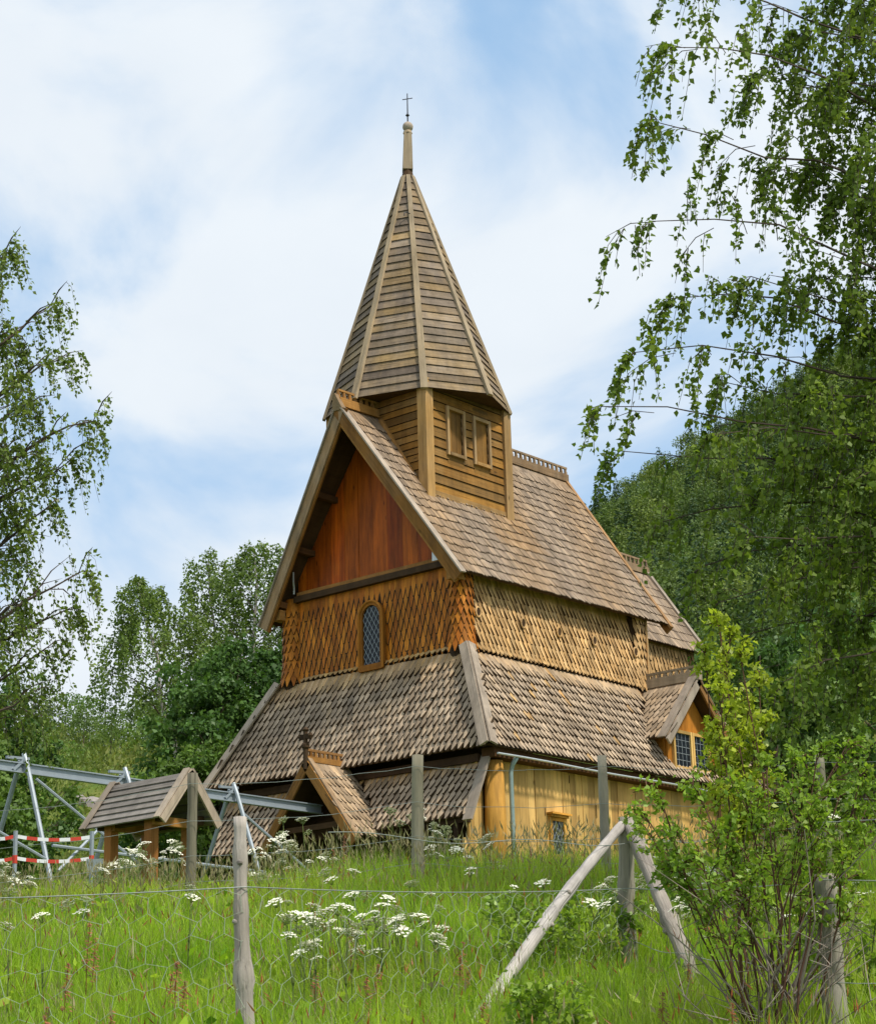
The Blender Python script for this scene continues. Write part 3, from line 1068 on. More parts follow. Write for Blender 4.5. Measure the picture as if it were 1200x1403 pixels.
patch(mb, (-.62, -3.74, 5.82), (-.62, 3.74, 5.82), (-1.28, -3.74, 4.50), (-1.45, 3.74, 4.36), (-1, 0, .5), w=.165, e=.225, tip=.15, thick=.085, tipw=.24, wf=(.78, .88),
      ridge=.018, wxf=gal_wx, skip=in_porch, under=.04)
gr = mb.build('gallery_roof', [M['skirt'], M['darkwood_and_shade']], church)
mb = MB()
nf = Vector((-.9, 0, .45))
mb.beam(Vector((-.64, -3.78, 5.84)) + nf * .05, Vector((-1.34, -3.78, 4.40)) + nf * .05, .24, .05, up=nf, wx=.9)
mb.build('barge_board', M['greytrim'], gr)
mb = MB()
mb.box((-.42, -3.5, gzc - .3), (-.36, 3.6, 5.9), grain=1, wx=.5)
mb.build('gallery_inner_wall', M['darkwood_and_shade'], church)
for y in (-3.3, -2.4, -1.55, 1.55, 2.4, 3.3):
    mb = MB()
    mb.beam((-1.12, y, gzc - .3), (-1.12, y, 4.6), .13, .13, up=(0, 1, 0))
    mb.build('gallery_post', M['darkwood_and_shade'], church)
for ya, yb, zz in ((-3.6, -1.2, 4.42), (1.2, 3.6, 4.38)):
    mb = MB()
    mb.box((-1.2, ya, zz), (-1.06, yb, zz + .1), grain=1)
    mb.build('gallery_beam', M['darkwood_and_shade'], church)

pz, px0, px1 = 6.02, -2.1, -.9
mb = MB()
patch(mb, (px0, -.01, pz), (px1, -.01, pz), (px0, -1.33, 4.3), (px1, -1.33, 4.3), (0, -1, .6), w=.14, e=.235, tip=.12, thick=.05, tipw=.3, ridge=.01,
      wxf=lambda b, u: .8, under=.05)
patch(mb, (px0, .01, pz), (px1, .01, pz), (px0, 1.33, 4.3), (px1, 1.33, 4.3), (0, 1, .6), w=.14, e=.235, tip=.12, thick=.05, tipw=.3, ridge=.01,
      wxf=lambda b, u: .8, under=.05)
pr_ = mb.build('porch_roof', [M['skirt'], M['darkwood_and_shade']], church)
for s in (-1, 1):
    mb = MB()
    n = Vector((0, s * .79, .61))
    mb.beam(Vector((px0 - .04, s * 1.40, 4.19)) - n * .06, Vector((px0 - .04, 0, 6.04)) - n * .06, .05, .19, up=n, wx=0)
    mb.beam(Vector((px0 + .03, s * 1.40, 4.21)) + n * .05, Vector((px0 + .03, 0, 6.06)) + n * .05, .13, .03, up=n, wx=.9)
    mb.build('barge_board', M['barge'], pr_)
mb = MB()
crest(mb, (px0 - .05, 0, pz), (-1.0, 0, pz), w=.1, h=.12, tooth=.13, th=.11, wx=.1)
mb.build('ridge_crest', M['barge'], pr_)
mb = MB()
fx = px0 - .05
mb.tube([(fx, 0, 5.85), (fx, 0, 6.28), (fx, 0, 6.32), (fx, 0, 6.38), (fx, 0, 6.42), (fx, 0, 6.5)], [.06, .055, .085, .085, .05, .045], 8, wx=.5)
mb.beam((fx, -.15, 6.55), (fx, .15, 6.55), .08, .1, wx=.6)
for s in (-1, 1):
    mb.tube([(fx, s * .14, 6.50), (fx, s * .15, 6.56), (fx, s * .14, 6.62)], [.04, .06, .03], 6, wx=.6)
mb.tube([(fx, 0, 6.5), (fx, 0, 6.66), (fx, 0, 6.70), (fx, 0, 6.76)], [.045, .05, .08, .03], 8, wx=.6)
mb.build('finial', M['darkwood_and_shade'], pr_)
for s in (-1, 1):
    mb = MB()
    mb.beam((px0 + .15, s * .95, ground_at((px0, 0, 0)) - .2), (px0 + .15, s * .95, 4.75), .16, .16, up=(0, 1, 0))
    mb.build('porch_post', M['darkwood_and_shade'], church)
mb = MB()
mb.beam((px0 + .15, -1.0, 4.62), (px0 + .15, 1.0, 4.62), .12, .12)
mb.build('porch_beam', M['darkwood_and_shade'], church)

# --- dormer on the right skirt
dx, dz, dyf = 6.65, 8.36, -4.28
mb = MB()
patch(mb, (dx - .01, dyf, dz), (dx - .01, -2.7, dz), (dx - 1.38, dyf, 6.86), (dx - 1.38, -3.0, 6.86), (-1, 0, .8), w=.15, e=.26, tip=.14, thick=.05,
      wxf=lambda b, u: .9, under=.05)
patch(mb, (dx + .01, dyf, dz), (dx + .01, -2.7, dz), (dx + 1.75, dyf, 6.35), (dx + 1.75, -3.0, 6.35), (1, 0, .8), w=.15, e=.26, tip=.14, thick=.05,
      wxf=lambda b, u: .9, under=.05)
dr = mb.build('dormer', [M['skirt'], M['darkwood_and_shade']], church)
for s, xf, zf in ((-1, 1.45, 6.78), (1, 2.4, 5.75)):
    mb = MB()
    n = Vector((s * .74, 0, .67))
    mb.beam(Vector((dx + s * xf, dyf - .03, zf)) - n * .05, Vector((dx, dyf - .03, dz + .02)) - n * .05, .05, .17, up=n, wx=.25 if s > 0 else .9)
    mb.beam(Vector((dx + s * xf, dyf + .08, zf)) + n * .10, Vector((dx, dyf + .08, dz + .02)) + n * .10, .22, .03, up=n, wx=1)
    mb.build('barge_board', M['barge'] if s > 0 else M['greytrim'], dr)
mb = MB()
crest(mb, (dx, dyf - .1, dz), (dx, -2.72, dz), w=.14, h=.22, tooth=.16, th=.1, wx=.9)
mb.build('ridge_crest', M['darkwood_and_shade' if False else 'rib'], dr)
mb = MB()
mb.prism([(dx - .95, -3.97, 6.2), (dx + 1.0, -3.97, 6.2), (dx + 1.0, -3.97, 7.1), (dx, -3.97, 8.2), (dx - .95, -3.97, 7.1)], (0, .06, 0), gdir=(0, 0, 1), wx=.0)
mb.box((dx - 1.0, -3.9, 6.1), (dx - .9, -3.0, 7.1), grain=1)
mb.box((dx + .95, -3.9, 6.1), (dx + 1.05, -3.0, 7.1), grain=1)
mb.build('dormer_wall', M['frame'], dr)
for xa, xb in ((dx - .72, dx - .08), (dx + .08, dx + .66)):
    fr = MB()
    za, zb = 6.30, 7.08
    t = .07
    fr.box((xa - t, -4.05, za - t), (xa, -3.975, zb + t))
    fr.box((xb, -4.05, za - t), (xb + t, -3.975, zb + t))
    fr.box((xa, -4.047, za - t), (xb, -3.975, za), grain=0)
    fr.box((xa, -4.047, zb), (xb, -3.975, zb + t), grain=0)
    fo = fr.build('dormer_window', M['plank'], dr)
    # panes and cames belong to the window mesh: depth of three levels is the limit
    g2 = MB()
    g2.box((xa, -4.0, za), (xb, -3.985, zb), mi=0)
    lattice(g2, xa, xb, za, zb, lambda u, z: (u, -4.004, z), .15, .007, diag=False)
    for i in range(len(g2.m)):
        g2.m[i] = 0 if i < 6 else 1
    go = g2.build('dormer_pane', [M['glass'], M['lead']], dr)

# --- chancel behind the nave
mb = MB()
patch(mb, (6.85, -1.5, 10.3), (10.75, -1.5, 10.3), (6.85, -1.5, 8.0), (10.75, -1.5, 8.0), (0, -1, 0), w=.155, e=.24, tip=.18, thick=.055, tipw=.16, L=.48)
mb.prism([(10.8, -1.5, 7.5), (10.8, 1.5, 7.5), (10.8, 1.5, 10.2), (10.8, 0, 12.4), (10.8, -1.5, 10.2)], (.06, 0, 0), gdir=(0, 0, 1))
mb.build('chancel_wall', [M['side_scale'], M['darkwood_and_shade']], church)
mb = MB()
patch(mb, (6.85, 0, 12.58), (11.1, 0, 12.58), (6.85, -1.75, 10.05), (11.1, -1.75, 10.05), (0, -1, .6), w=.11, e=.33, tip=.035, thick=.03, L=.62, tipw=.4,
      ridge=.002, wxf=lambda b, u: .9, edge=(0, 1, 1, 1, 0))
patch(mb, (6.85, 0, 12.58), (11.1, 0, 12.58), (6.85, 1.75, 10.05), (11.1, 1.75, 10.05), (0, 1, .6), w=.2, e=.33, tip=.035, thick=.03, L=.62, tipw=.4,
      wxf=lambda b, u: .9)
cr = mb.build('chancel_roof', [M['roof'], M['darkwood_and_shade']], church)
for s in (-1, 1):
    mb = MB()
    n = Vector((0, s * .82, .57))
    mb.beam(Vector((11.12, s * 1.80, 10.0)) + n * .02, Vector((11.12, 0, 12.6)) + n * .02, .14, .1, up=n, wx=.9)
    mb.build('barge_board', M['greytrim'], cr)
mb = MB()
crest(mb, (6.9, 0, 12.56), (11.15, 0, 12.56), wx=.9)
mb.build('ridge_crest', M['barge'], cr)
# skirt roof round the chancel
mb = MB()
patch(mb, (9.6, -2.55, 7.5), (11.0, -2.55, 7.5), (9.6, -4.1, 5.95), (11.3, -4.1, 6.1), (0, -1, .6), w=.16, e=.26, tip=.13, thick=.06, wxf=lambda b, u: .9)
patch(mb, (9.6, -2.5, 7.5), (11.0, -2.5, 7.5), (9.6, -1.2, 6.3), (11.0, -1.2, 6.3), (0, 1, .6), w=.3, e=.4, tip=.13, thick=.06, wxf=lambda b, u: .9)
ca = mb.build('chancel_skirt_roof', [M['skirt'], M['darkwood_and_shade']], church)
mb = MB()
crest(mb, (9.5, -2.53, 7.5), (11.1, -2.53, 7.5), wx=.9, h=.12, th=.1)
mb.build('ridge_crest', M['rib'], ca)
mb = MB()
nn = Vector((0, -.7, .7))
mb.beam(Vector((11.05, -2.5, 7.55)) + nn * .05, Vector((11.32, -4.16, 6.06)) + nn * .05, .16, .08, up=nn, wx=.9)
mb.build('barge_board', M['greytrim'], ca)
mb = MB()
mb.box((8.9, -3.7, gzc - .3), (11.0, -3.6, 6.1), grain=2, wx=.5)
mb.box((10.9, -3.6, gzc - .3), (11.0, 3.6, 6.1), grain=2, wx=.5)
mb.box((-.4, 3.6, gzc - .3), (10.9, 3.7, 6.0), grain=2, wx=.5)
mb.build('chancel_aisle_wall', M['plank'], church)

# ------------------------------------------------------------------ roofed shelter on the left
gsh = ground_at((-14.1, -8.6, 0))
sh = empty('notice_shelter', (-14.1, -8.5, gsh), 'small open shelter with grey boarded gable roof on orange brown posts beside the church path', 'shelter')
ys0, ys1 = -9.35, -7.70
rx, rz, hw, ez = -14.09, 3.33, .52, 2.66
for s in (-1, 1):
    mb = MB()
    nb = 7
    for i in range(nb):
        f0, f1 = i / nb, (i + 1) / nb + .03
        n = Vector((s * (rz - ez), 0, hw)).normalized()
        a = Vector((rx, 0, rz)).lerp(Vector((rx + s * hw, 0, ez)), f0)
        b_ = Vector((rx, 0, rz)).lerp(Vector((rx + s * hw, 0, ez)), min(f1, 1.02))
        lo = .018
        p = [Vector((a.x, ys0 + .03, a.z)) + n * .004, Vector((a.x, ys1 - .03, a.z)) + n * .004, Vector((b_.x, ys1 - .03, b_.z)) + n * (lo + .012), Vector((b_.x, ys0 + .03, b_.z)) + n * (lo + .012)]
        mb.prism(p, -n * .022, gdir=(0, 1, 0), wx=random.random())
    mb.build('roof_slope', M['shelter_roof'], sh)
    for yy, d in ((ys0, -1), (ys1, 1)):
        mb = MB()
        a, b_ = Vector((rx + s * (hw + .03), yy, ez - .03)), Vector((rx, yy, rz + .02))
        mb.beam(a + Vector((0, d * .01, 0)) - n * .03, b_ + Vector((0, d * .01, 0)) - n * .03, .035, .11, up=n, wx=.5)
        mb.beam(a + n * .045 - Vector((0, d * .05, 0)), b_ + n * .045 - Vector((0, d * .05, 0)), .12, .02, up=n, wx=.9)
        mb.build('barge_board', M['greytrim'], sh)
for yy in (ys0 + .42, ys1 - .4):
    for s in (-1, 1):
        mb = MB()
        pxx = rx + s * .34
        mb.beam((pxx, yy, ground_at((pxx, yy, 0)) - .15), (pxx, yy, 2.72), .14, .14, up=(0, 1, 0), wx=random.random() * .5)
        mb.build('post', M['shelter_post'], sh)
    mb = MB()
    mb.beam((rx - .40, yy - .09, 2.66), (rx + .40, yy - .09, 2.66), .08, .12)
    mb.build('tie_beam', M['barge'], sh)
for s in (-1, 1):
    mb = MB()
    mb.beam((rx + s * .34, ys0 + .15, 2.70), (rx + s * .34, ys1 - .15, 2.70), .1, .12)
    mb.build('plate_beam', M['darkwood_and_shade'], sh)

# ------------------------------------------------------------------ galvanised steel gantry
sf = empty('steel_gantry', (-7, 0, ground_at((-7, 0, 0))), 'galvanised steel beam on braced trestle legs leading to the church porch', 'steel frame')
mb = MB()
bz = 5.05
for dz_, hh, ww in ((.085, .022, .12), (-.085, .022, .12)):
    mb.beam((-14.5, 0, bz + dz_ + .02), (-1.7, 0, bz + dz_ - .02), ww, hh)
mb.beam((-14.5, 0, bz + .02), (-1.7, 0, bz - .02), .03, .15)
mb.build('beam', M['steel'], sf)
for i, xx in enumerate((-13.0, -9.6, -7.15, -4.24)):
    g0 = ground_at((xx, -1.0, 0))
    mb = MB()
    mb.tube([(xx - .04, .0, bz + .28), (xx - .04, -.12, bz + .02), (xx + .0, -1.05, g0 - .1)], .046, 8)
    mb.build('leg', M['steel'], sf)
    mb = MB()
    mb.tube([(xx - .04, .1, bz + .16), (xx + .0, 1.35, ground_at((xx, 1.3, 0)) - .1)], .045, 8)
    mb.build('leg', M['steel'], sf)
    mb = MB()
    mb.beam((xx - .45, -.02, bz + .17), (xx + .06, -.02, bz + .19), .06, .05)
    mb.beam((xx - .3, -.03, bz - .05), (xx - .02, -.03, bz + .2), .05, .05)
    mb.build('clamp', M['steel'], sf)
for (xa, ya, za, xb, yb, zb) in ((-9.5, -.2, 4.85, -7.1, -.9, 3.1), (-9.5, -.9, 3.1, -7.15, -.2, 4.8), (-12.9, -.2, 4.8, -9.7, -.8, 3.3), (-4.2, -.2, 4.7, -2.6, -.8, 3.4)):
    mb = MB()
    mb.tube([(xa, ya, za), (xb, yb, zb)], .03, 6)
    mb.build('brace', M['steel'], sf)
mb = MB()
mb.tube([(-9.6, -.85, 3.55), (-4.2, -.85, 3.45)], .03, 6)
mb.build('rail', M['steel'], sf)

# ------------------------------------------------------------------ barrier tape with posts
bt = empty('barrier', on_ground(30, -6.0), 'red and white striped barrier tape strung between thin steel stakes at the left edge', 'barrier')
stk = [(30, -6.95), (30.2, -6.37), (30.6, -5.31)]
for s, t in stk:
    mb = MB()
    base = on_ground(s, t, -.1)
    mb.tube([base, base + Vector((.0, 0, 1.28))], .035, 6)
    mb.tube([base + Vector((0, 0, .8)), base + Vector((0, 0, .92))], .04, 6, mi=1)
    mb.build('stake', [M['steel'], M['red']], bt)
for hz in (.88, 1.20):
    mb = MB()
    for (s0, t0), (s1, t1) in zip(stk[:-1], stk[1:]):
        a, b_ = on_ground(s0, t0, hz - .1), on_ground(s1, t1, hz - .1)
        n = max(3, round((b_ - a).length / .16))
        for i in range(n):
            f0, f1 = i / n, (i + 1) / n
            sag = lambda f: Vector((0, 0, -.05 * 4 * f * (1 - f)))
            mb.beam(a.lerp(b_, f0) + sag(f0), a.lerp(b_, f1) + sag(f1), .010, .052, mi=i % 2)
    mb.build('tape', [M['white'], M['red']], bt)
# small white sign box by the shelter post
mb = MB()
p = on_ground(29.5, -5.05, .62)
mb.beam(p + HR * -.14, p + HR * .14, .03, .17)
mb.tube([p - HF * -.03, p - HF * -.03 - Vector((0, 0, .8))], .02, 6, mi=1)
o = mb.build('small_sign', [M['white'], M['steel']])
tag(o, 'small blank white board on a stake left of the shelter post', 'sign')

# ------------------------------------------------------------------ fences
def rough_post(mb, a, b, r0, r1, n=15, knots=0, seg=14, bend=.02, flat=False):
    a, b = Vector(a), Vector(b)
    d = (b - a)
    sd = d.orthogonal().normalized()
    s2 = d.cross(sd).normalized()
    pts, rad = [], []
    ks = [random.uniform(.15, .9) for _ in range(knots)]
    ph = random.uniform(0, 6)
    for i in range(seg + 1):
        f = i / seg
        p = a + d * f + sd * bend * math.sin(f * 5 + ph) + s2 * bend * math.cos(f * 4 + ph * 2)
        r = r0 + (r1 - r0) * f
        r *= random.uniform(.93, 1.07)
        for k in ks:
            r *= 1 + .16 * math.exp(-((f - k) / .03) ** 2)
        pts.append(p)
        rad.append(r)
    mb.tube(pts, rad, n, jit=.05, wx=random.random())
    for k in ks:
        p = pts[int(k * seg)]
        o = (sd * math.cos(k * 40) + s2 * math.sin(k * 40))
        q = rad[int(k * seg)]
        mb.tube([p + o * q * .5, p + o * q * 1.05, p + o * q * 1.3], [q * .5, q * .38, q * .16], 7, jit=.1, wx=random.random())


near = empty('netting_fence', on_ground(11.5, -1.14), 'foreground fence of knobbly silver grey posts with hexagonal wire netting', 'fence')
A_, B_, C_ = on_ground(11.5, -1.13, -.25), on_ground(15, 1.31, -.25), on_ground(11.5, 2.05, -.25)
mb = MB()
rough_post(mb, A_, at(11.5, -1.154, .296), .052, .036, knots=6, seg=26, bend=.012)
tag(mb.build('fence_post', M['post_knobbly'], near, smooth=True), 'thin knobbly bare post with peeling bark')
mb = MB()
rough_post(mb, B_, at(15, 1.30, .72), .066, .056, knots=1, seg=18)
tag(mb.build('fence_post', M['post_grey'], near, smooth=True), 'stout grey corner post between two leaning braces')
mb = MB()
rough_post(mb, C_, at(11.5, 2.10, -.11), .062, .055, knots=2, seg=18)
rough_post(mb, C_ + HR * .075, at(11.5, 2.14, -.13), .04, .036, knots=1, seg=12)
tag(mb.build('fence_post', M['post_grey'], near, smooth=True), 'split grey post in front of the bush')
mb = MB()
rough_post(mb, at(12.9, -.07, gz(12.9, -.07) - .08), at(15.0, 1.29, .66), .046, .037, knots=4, seg=26, bend=.022)
tag(mb.build('brace', M['post_bare'], near, smooth=True), 'long bare pole leaning left to right against the corner post')
mb = MB()
rough_post(mb, at(14.0, 1.72, gz(14, 1.72) - .1), at(14.95, 1.36, .66), .046, .056, knots=5, seg=26, bend=.02)
rough_post(mb, at(14.5, 1.52, .25), at(14.45, 1.60, .38), .02, .012, seg=4, n=6, bend=0)
tag(mb.build('brace', M['post_bare'], near, smooth=True), 'short pale gnarled pole leaning against the right of the corner post')
# line of the near fence and its wires
line = [(11.2, -4.2), (11.5, -1.13), (15.0, 1.31), (11.5, 2.08), (11.1, 4.4)]
topz = [-.12, -.10, .20, -.15, -.2]


def fence_pt(u, h):
    """u runs along the fence line in metres, h from 0 at the ground to 1 at the top wire"""
    for i in range(len(line) - 1):
        (s0, t0), (s1, t1) = line[i], line[i + 1]
        l = math.hypot(s1 - s0, t1 - t0)
        if u <= l or i == len(line) - 2:
            f = min(max(u / l, 0), 1)
            s, t = s0 + (s1 - s0) * f - .06, t0 + (t1 - t0) * f
            zt = topz[i] + (topz[i + 1] - topz[i]) * f - .03 * 4 * f * (1 - f)
            zb = gz(s, t) + .02
            return at(s, t, zb + (zt - zb) * h)
        u -= l
    return None


LEN = sum(math.hypot(line[i + 1][0] - line[i][0], line[i + 1][1] - line[i][1]) for i in range(len(line) - 1))
L2 = sum(math.hypot(line[i + 1][0] - line[i][0], line[i + 1][1] - line[i][1]) for i in range(2))
mb = MB()
mb.tube([fence_pt(LEN * i / 90, 1.0) for i in range(91)], .0032, 5)
mb.build('top_wire', M['wire'], near)
mb = MB()
mb.tube([fence_pt(LEN * i / 90, 1.0) + Vector((0, 0, .33 + .02 * math.sin(i * .5))) for i in range(26, 91)], .0026, 5)
mb.tube([fence_pt(LEN * i / 90, .45) + Vector((0, 0, .01 * math.sin(i * .9))) for i in range(50, 91)], .0026, 5)
mb.build('top_wire', M['wire'], near)
mb = MB()
cw, rows = .17, 8
nc = int(L2 / cw)
jitv = {}


def nv(i, j):
    """vertex of the hexagonal net, half column i and row j"""
    if (i, j) not in jitv:
        u = i * cw / 2 + .018 * math.sin(j * 2.1 + i) + random.uniform(-.012, .012)
        h = 1 - j / (rows * 2.0) + (.02 if j % 2 else -.0) + random.uniform(-.012, .012)
        jitv[(i, j)] = fence_pt(max(u, 0), min(1.0, max(0.0, h)))
    return jitv[(i, j)]


for r in range(rows + 1):
    j = r * 2
    for i in range(nc * 2):
        # zigzag band: alternating up and down, hexagons share the uprights
        par = (i + r) % 2
        ja = j if par else j + 1
        jb = j + 1 if par else j
        mb.tube([nv(i, ja), nv(i + 1, jb)], .0013, 4, cap=False)
        if not par and r < rows:
            mb.tube([nv(i, j + 1), nv(i, j + 2)], .0018, 4, cap=False)
mb.build('wire_netting', M['net'], near)

far = empty('wire_fence', on_ground(21, -.35), 'second fence of thick greenish posts with plain wire strands at the top of the meadow', 'fence')
fp = [(21, -4.9, 1.9), (21, -2.62, 2.136), (21, -.30, 2.26), (21, 1.62, 2.20), (21, 3.88, 2.18), (21, 6.0, 2.3)]
for i, (s, t, zt) in enumerate(fp):
    mb = MB()
    r = .062 if i in (2,) else .05
    rough_post(mb, on_ground(s, t - (.02 if i == 2 else 0), -.3), at(s, t + (.02 if i == 2 else 0), zt), r * 1.1, r, knots=0, seg=10, bend=.006)
    mb.build('fence_post', M['post_green'] if i != 3 else M['post_grey'], far, smooth=True)
for hz in (.12, .5, .85, 1.12):
    mb = MB()
    pts = []
    for (s0, t0, z0), (s1, t1, z1) in zip(fp[:-1], fp[1:]):
        for k in range(8):
            f = k / 8
            s, t = s0 + (s1 - s0) * f - .07, t0 + (t1 - t0) * f
            zz = (z0 + (z1 - z0) * f) - hz + .0 - .05 * f * (1 - f) * 4 + random.uniform(-.01, .01)
            pts.append(at(s, t, zz))
    mb.tube(pts, .0026, 5)
    mb.build('wire_strand', M['wire'], far)

# ------------------------------------------------------------------ foliage helpers
def leaf_arrays(P, D, Sz, rng, width=.75, fold=.18):
    """kite shaped leaves at P pointing along D"""
    n = len(P)
    D = D / np.maximum(np.linalg.norm(D, axis=1, keepdims=True), 1e-6)
    rv = rng.normal(size=(n, 3))
    sd = np.cross(D, rv)
    sd /= np.maximum(np.linalg.norm(sd, axis=1, keepdims=True), 1e-6)
    nn = np.cross(D, sd)
    S1 = Sz[:, None]
    b = P
    l = P + D * S1 * .38 + sd * S1 * width / 2 + nn * S1 * fold
    r = P + D * S1 * .38 - sd * S1 * width / 2 + nn * S1 * fold
    t = P + D * S1
    V = np.stack([b, l, t, r], 1).reshape(-1, 3)
    F = np.arange(4 * n).reshape(n, 4)
    return V, F


class Tree:
    def __init__(self, seed):
        self.rng = np.random.default_rng(seed)
        self.wood = MB()
        self.tw = []          # (start, outward, length)

    def limb(self, a, b, r, bow=.15, nsub=7, sublen=.4, twigs=3, twlen=.6, t0=.25, up=.1, n=5):
        rng = self.rng
        a, b = np.array(a, float), np.array(b, float)
        d = b - a
        L = np.linalg.norm(d)
        mid = (a + b) / 2 + np.array([0, 0, bow * L])
        mid += rng.normal(size=3) * L * .075
        f = np.linspace(0, 1, 7)[:, None]
        pts = (1 - f) ** 2 * a + 2 * f * (1 - f) * mid + f ** 2 * b
        pts[1:6] += rng.normal(size=(5, 3)) * L * .012
        self.wood.tube([Vector(p) for p in pts], [max(.004, r * (1 - .85 * i / 6)) for i in range(7)], n, cap=False)
        hd = d.copy()
        hd[2] *= .3
        hd /= max(np.linalg.norm(hd), 1e-6)
        for j in range(nsub):
            t = t0 + (1 - t0) * (j + rng.random()) / nsub
            p = (1 - t) ** 2 * a + 2 * t * (1 - t) * mid + t ** 2 * b
            ang = rng.choice([-1, 1]) * rng.uniform(.4, 1.35)
            c, s = math.cos(ang), math.sin(ang)
            dd = np.array([hd[0] * c - hd[1] * s, hd[0] * s + hd[1] * c, hd[2] + up + rng.normal() * .25])
            sl = sublen * L * (1.15 - .75 * t) * rng.uniform(.6, 1.25) + twlen * .15
            q = p + dd * sl
            m2 = (p + q) / 2 + np.array([0, 0, sl * .12])
            self.wood.tube([Vector(p), Vector(m2), Vector(q)], [max(.003, r * .35 * (1 - t * .6)), max(.0025, r * .22), .002], 4, cap=False)
            for k in range(twigs):
                g = rng.uniform(.15, 1.0)
                w = (1 - g) ** 2 * p + 2 * g * (1 - g) * m2 + g ** 2 * q
                o = dd + rng.normal(size=3) * .6
                self.tw.append((w, o / np.linalg.norm(o), twlen * rng.uniform(.5, 1.3)))
        for k in range(twigs + 1):
            o = hd + rng.normal(size=3) * .4
            self.tw.append((b, o / np.linalg.norm(o), twlen * rng.uniform(.5, 1.2)))

    def finish(self, parent, barkmat, leafmat, nleaf, lsize, droop=.8, spread=.35, tubes=True, width=.75, wood_name='branches', crown_name='crown', off=.08, leafdown=.7):
        rng = self.rng
        T = len(self.tw)
        st = np.array([x[0] for x in self.tw])
        ou = np.array([x[1] for x in self.tw])
        ln = np.array([x[2] for x in self.tw])
        per = np.maximum(1, rng.poisson(nleaf / T * ln / ln.mean()))
        idx = np.repeat(np.arange(T), per)
        f = rng.random(len(idx)) ** .8

        def pos(i, f):
            f = f[:, None]
            l = ln[i][:, None]
            return st[i] + ou[i] * l * (spread * (f - .3 * f * f)) + np.array([0, 0, -1.0]) * l * droop * f ** 1.5
        P = pos(idx, f) + rng.normal(size=(len(idx), 3)) * lsize * off * 10 * .6
        D = rng.normal(size=(len(idx), 3)) * .7 + ou[idx] * .4 + np.array([0, 0, -leafdown])
        S_ = lsize * rng.uniform(.5, 1.3, len(idx))
        V, F = leaf_arrays(P, D, S_, rng, width)
        if tubes:
            for i in range(T):
                ff = np.array([0, .4, 1.0])
                pp = pos(np.full(3, i), ff)
                self.wood.tube([Vector(p) for p in pp], [.004, .003, .002], 3, cap=False)
        self.wood.build(wood_name, barkmat, parent)
        # per-leaf tone, partly shared along a twig
        rn = np.clip(rng.random(T)[idx] * .6 + rng.random(len(idx)) * .4, 0, 1)
        return np_mesh(crown_name, V, F, rn, leafmat, parent)


def grow(name, label, cat, base, H, Rr, seed, nl=24, cb=.2, droop=.8, spread=.4, nleaf=8000, lsize=.12, leafmat='midleaf', barkmat='birchbark',
         r0=.16, lean=(0, 0), group=None, twlen=.8, prof=None, up=.55, nsub=6, twigs=3, tubes=False, leafdown=.7):
    root = empty(name, base, label, cat, group)
    T = Tree(seed)
    rng = T.rng
    base = np.array(base, float)
    ln = np.array([lean[0], lean[1], 0.0])
    wob = rng.normal(size=(9, 3)) * .02 * H
    wob[0] = 0
    wob[:, 2] = 0
    tp = np.array([base + np.array([0, 0, -.3 if i == 0 else H * i / 8]) + ln * (i / 8) ** 1.5 + wob[i] * (i / 8) for i in range(9)])
    tw = MB()
    tw.tube([Vector(p) for p in tp], [max(.012, r0 * (1 - .93 * i / 8)) for i in range(9)], 9, wx=.3)
    tw.build('trunk', M[barkmat], root)
    prof = prof or (lambda h: math.sin(math.pi * min(1, (.12 + .88 * h))) ** .6 * (1.1 - .45 * h))
    for i in range(nl):
        h = cb + (1 - cb) * ((i + rng.random()) / nl) ** .95
        fi = h * 8
        k = min(7, int(fi))
        p = tp[k] + (tp[k + 1] - tp[k]) * (fi - k)
        az = i * 2.399 + rng.random() * .7
        L = Rr * prof(h) * rng.uniform(.65, 1.2)
        L = max(L, .25)
        q = p + np.array([math.cos(az) * L, math.sin(az) * L, L * (up * rng.uniform(.5, 1.3))])
        q[2] = min(q[2], base[2] + H * 1.02)
        T.limb(p, q, r0 * .35 * (1.1 - h), bow=.14, nsub=nsub, sublen=.45, twigs=twigs, twlen=twlen, t0=.2, up=.15, n=4)
    T.finish(root, M['bark'], M[leafmat], nleaf, lsize, droop, spread, tubes=tubes, leafdown=leafdown)
    return root


# ------------------------------------------------------------------ near birch on the right (trunk outside the frame)
rb = empty('birch_tree', on_ground(17, 5.25), 'large birch close on the right, its drooping leafy branches filling the right edge', 'tree')
T = Tree(11)
tw = MB()
tb = on_ground(17, 5.25, -.3)
tpts = [tb, at(17.1, 5.05, 2.0), at(16.85, 5.2, 4.3), at(16.95, 4.95, 6.7), at(16.7, 5.1, 9.0), at(16.85, 4.9, 11.1), at(16.7, 4.95, 13.2)]
tw.tube(tpts, [.17, .145, .125, .10, .075, .045, .015], 14, jit=.06)
tw.build('trunk', M['birchbark'], rb)


def px_pt(px, py, s):
    """a point of the branch plan, given by its bearing and elevation as measured from the viewpoint"""
    f = 2794.82
    fw = Vector((math.cos(PITCH) * math.cos(YAW), math.cos(PITCH) * math.sin(YAW), math.sin(PITCH)))
    rt = HR
    up = rt.cross(fw)
    Rr = rt * math.cos(ROLL) + up * math.sin(ROLL)
    U = up * math.cos(ROLL) - rt * math.sin(ROLL)
    d = fw * f + Rr * (px - 600) + U * (701.5 - py)
    return EYE + d * (s / d.dot(HF))


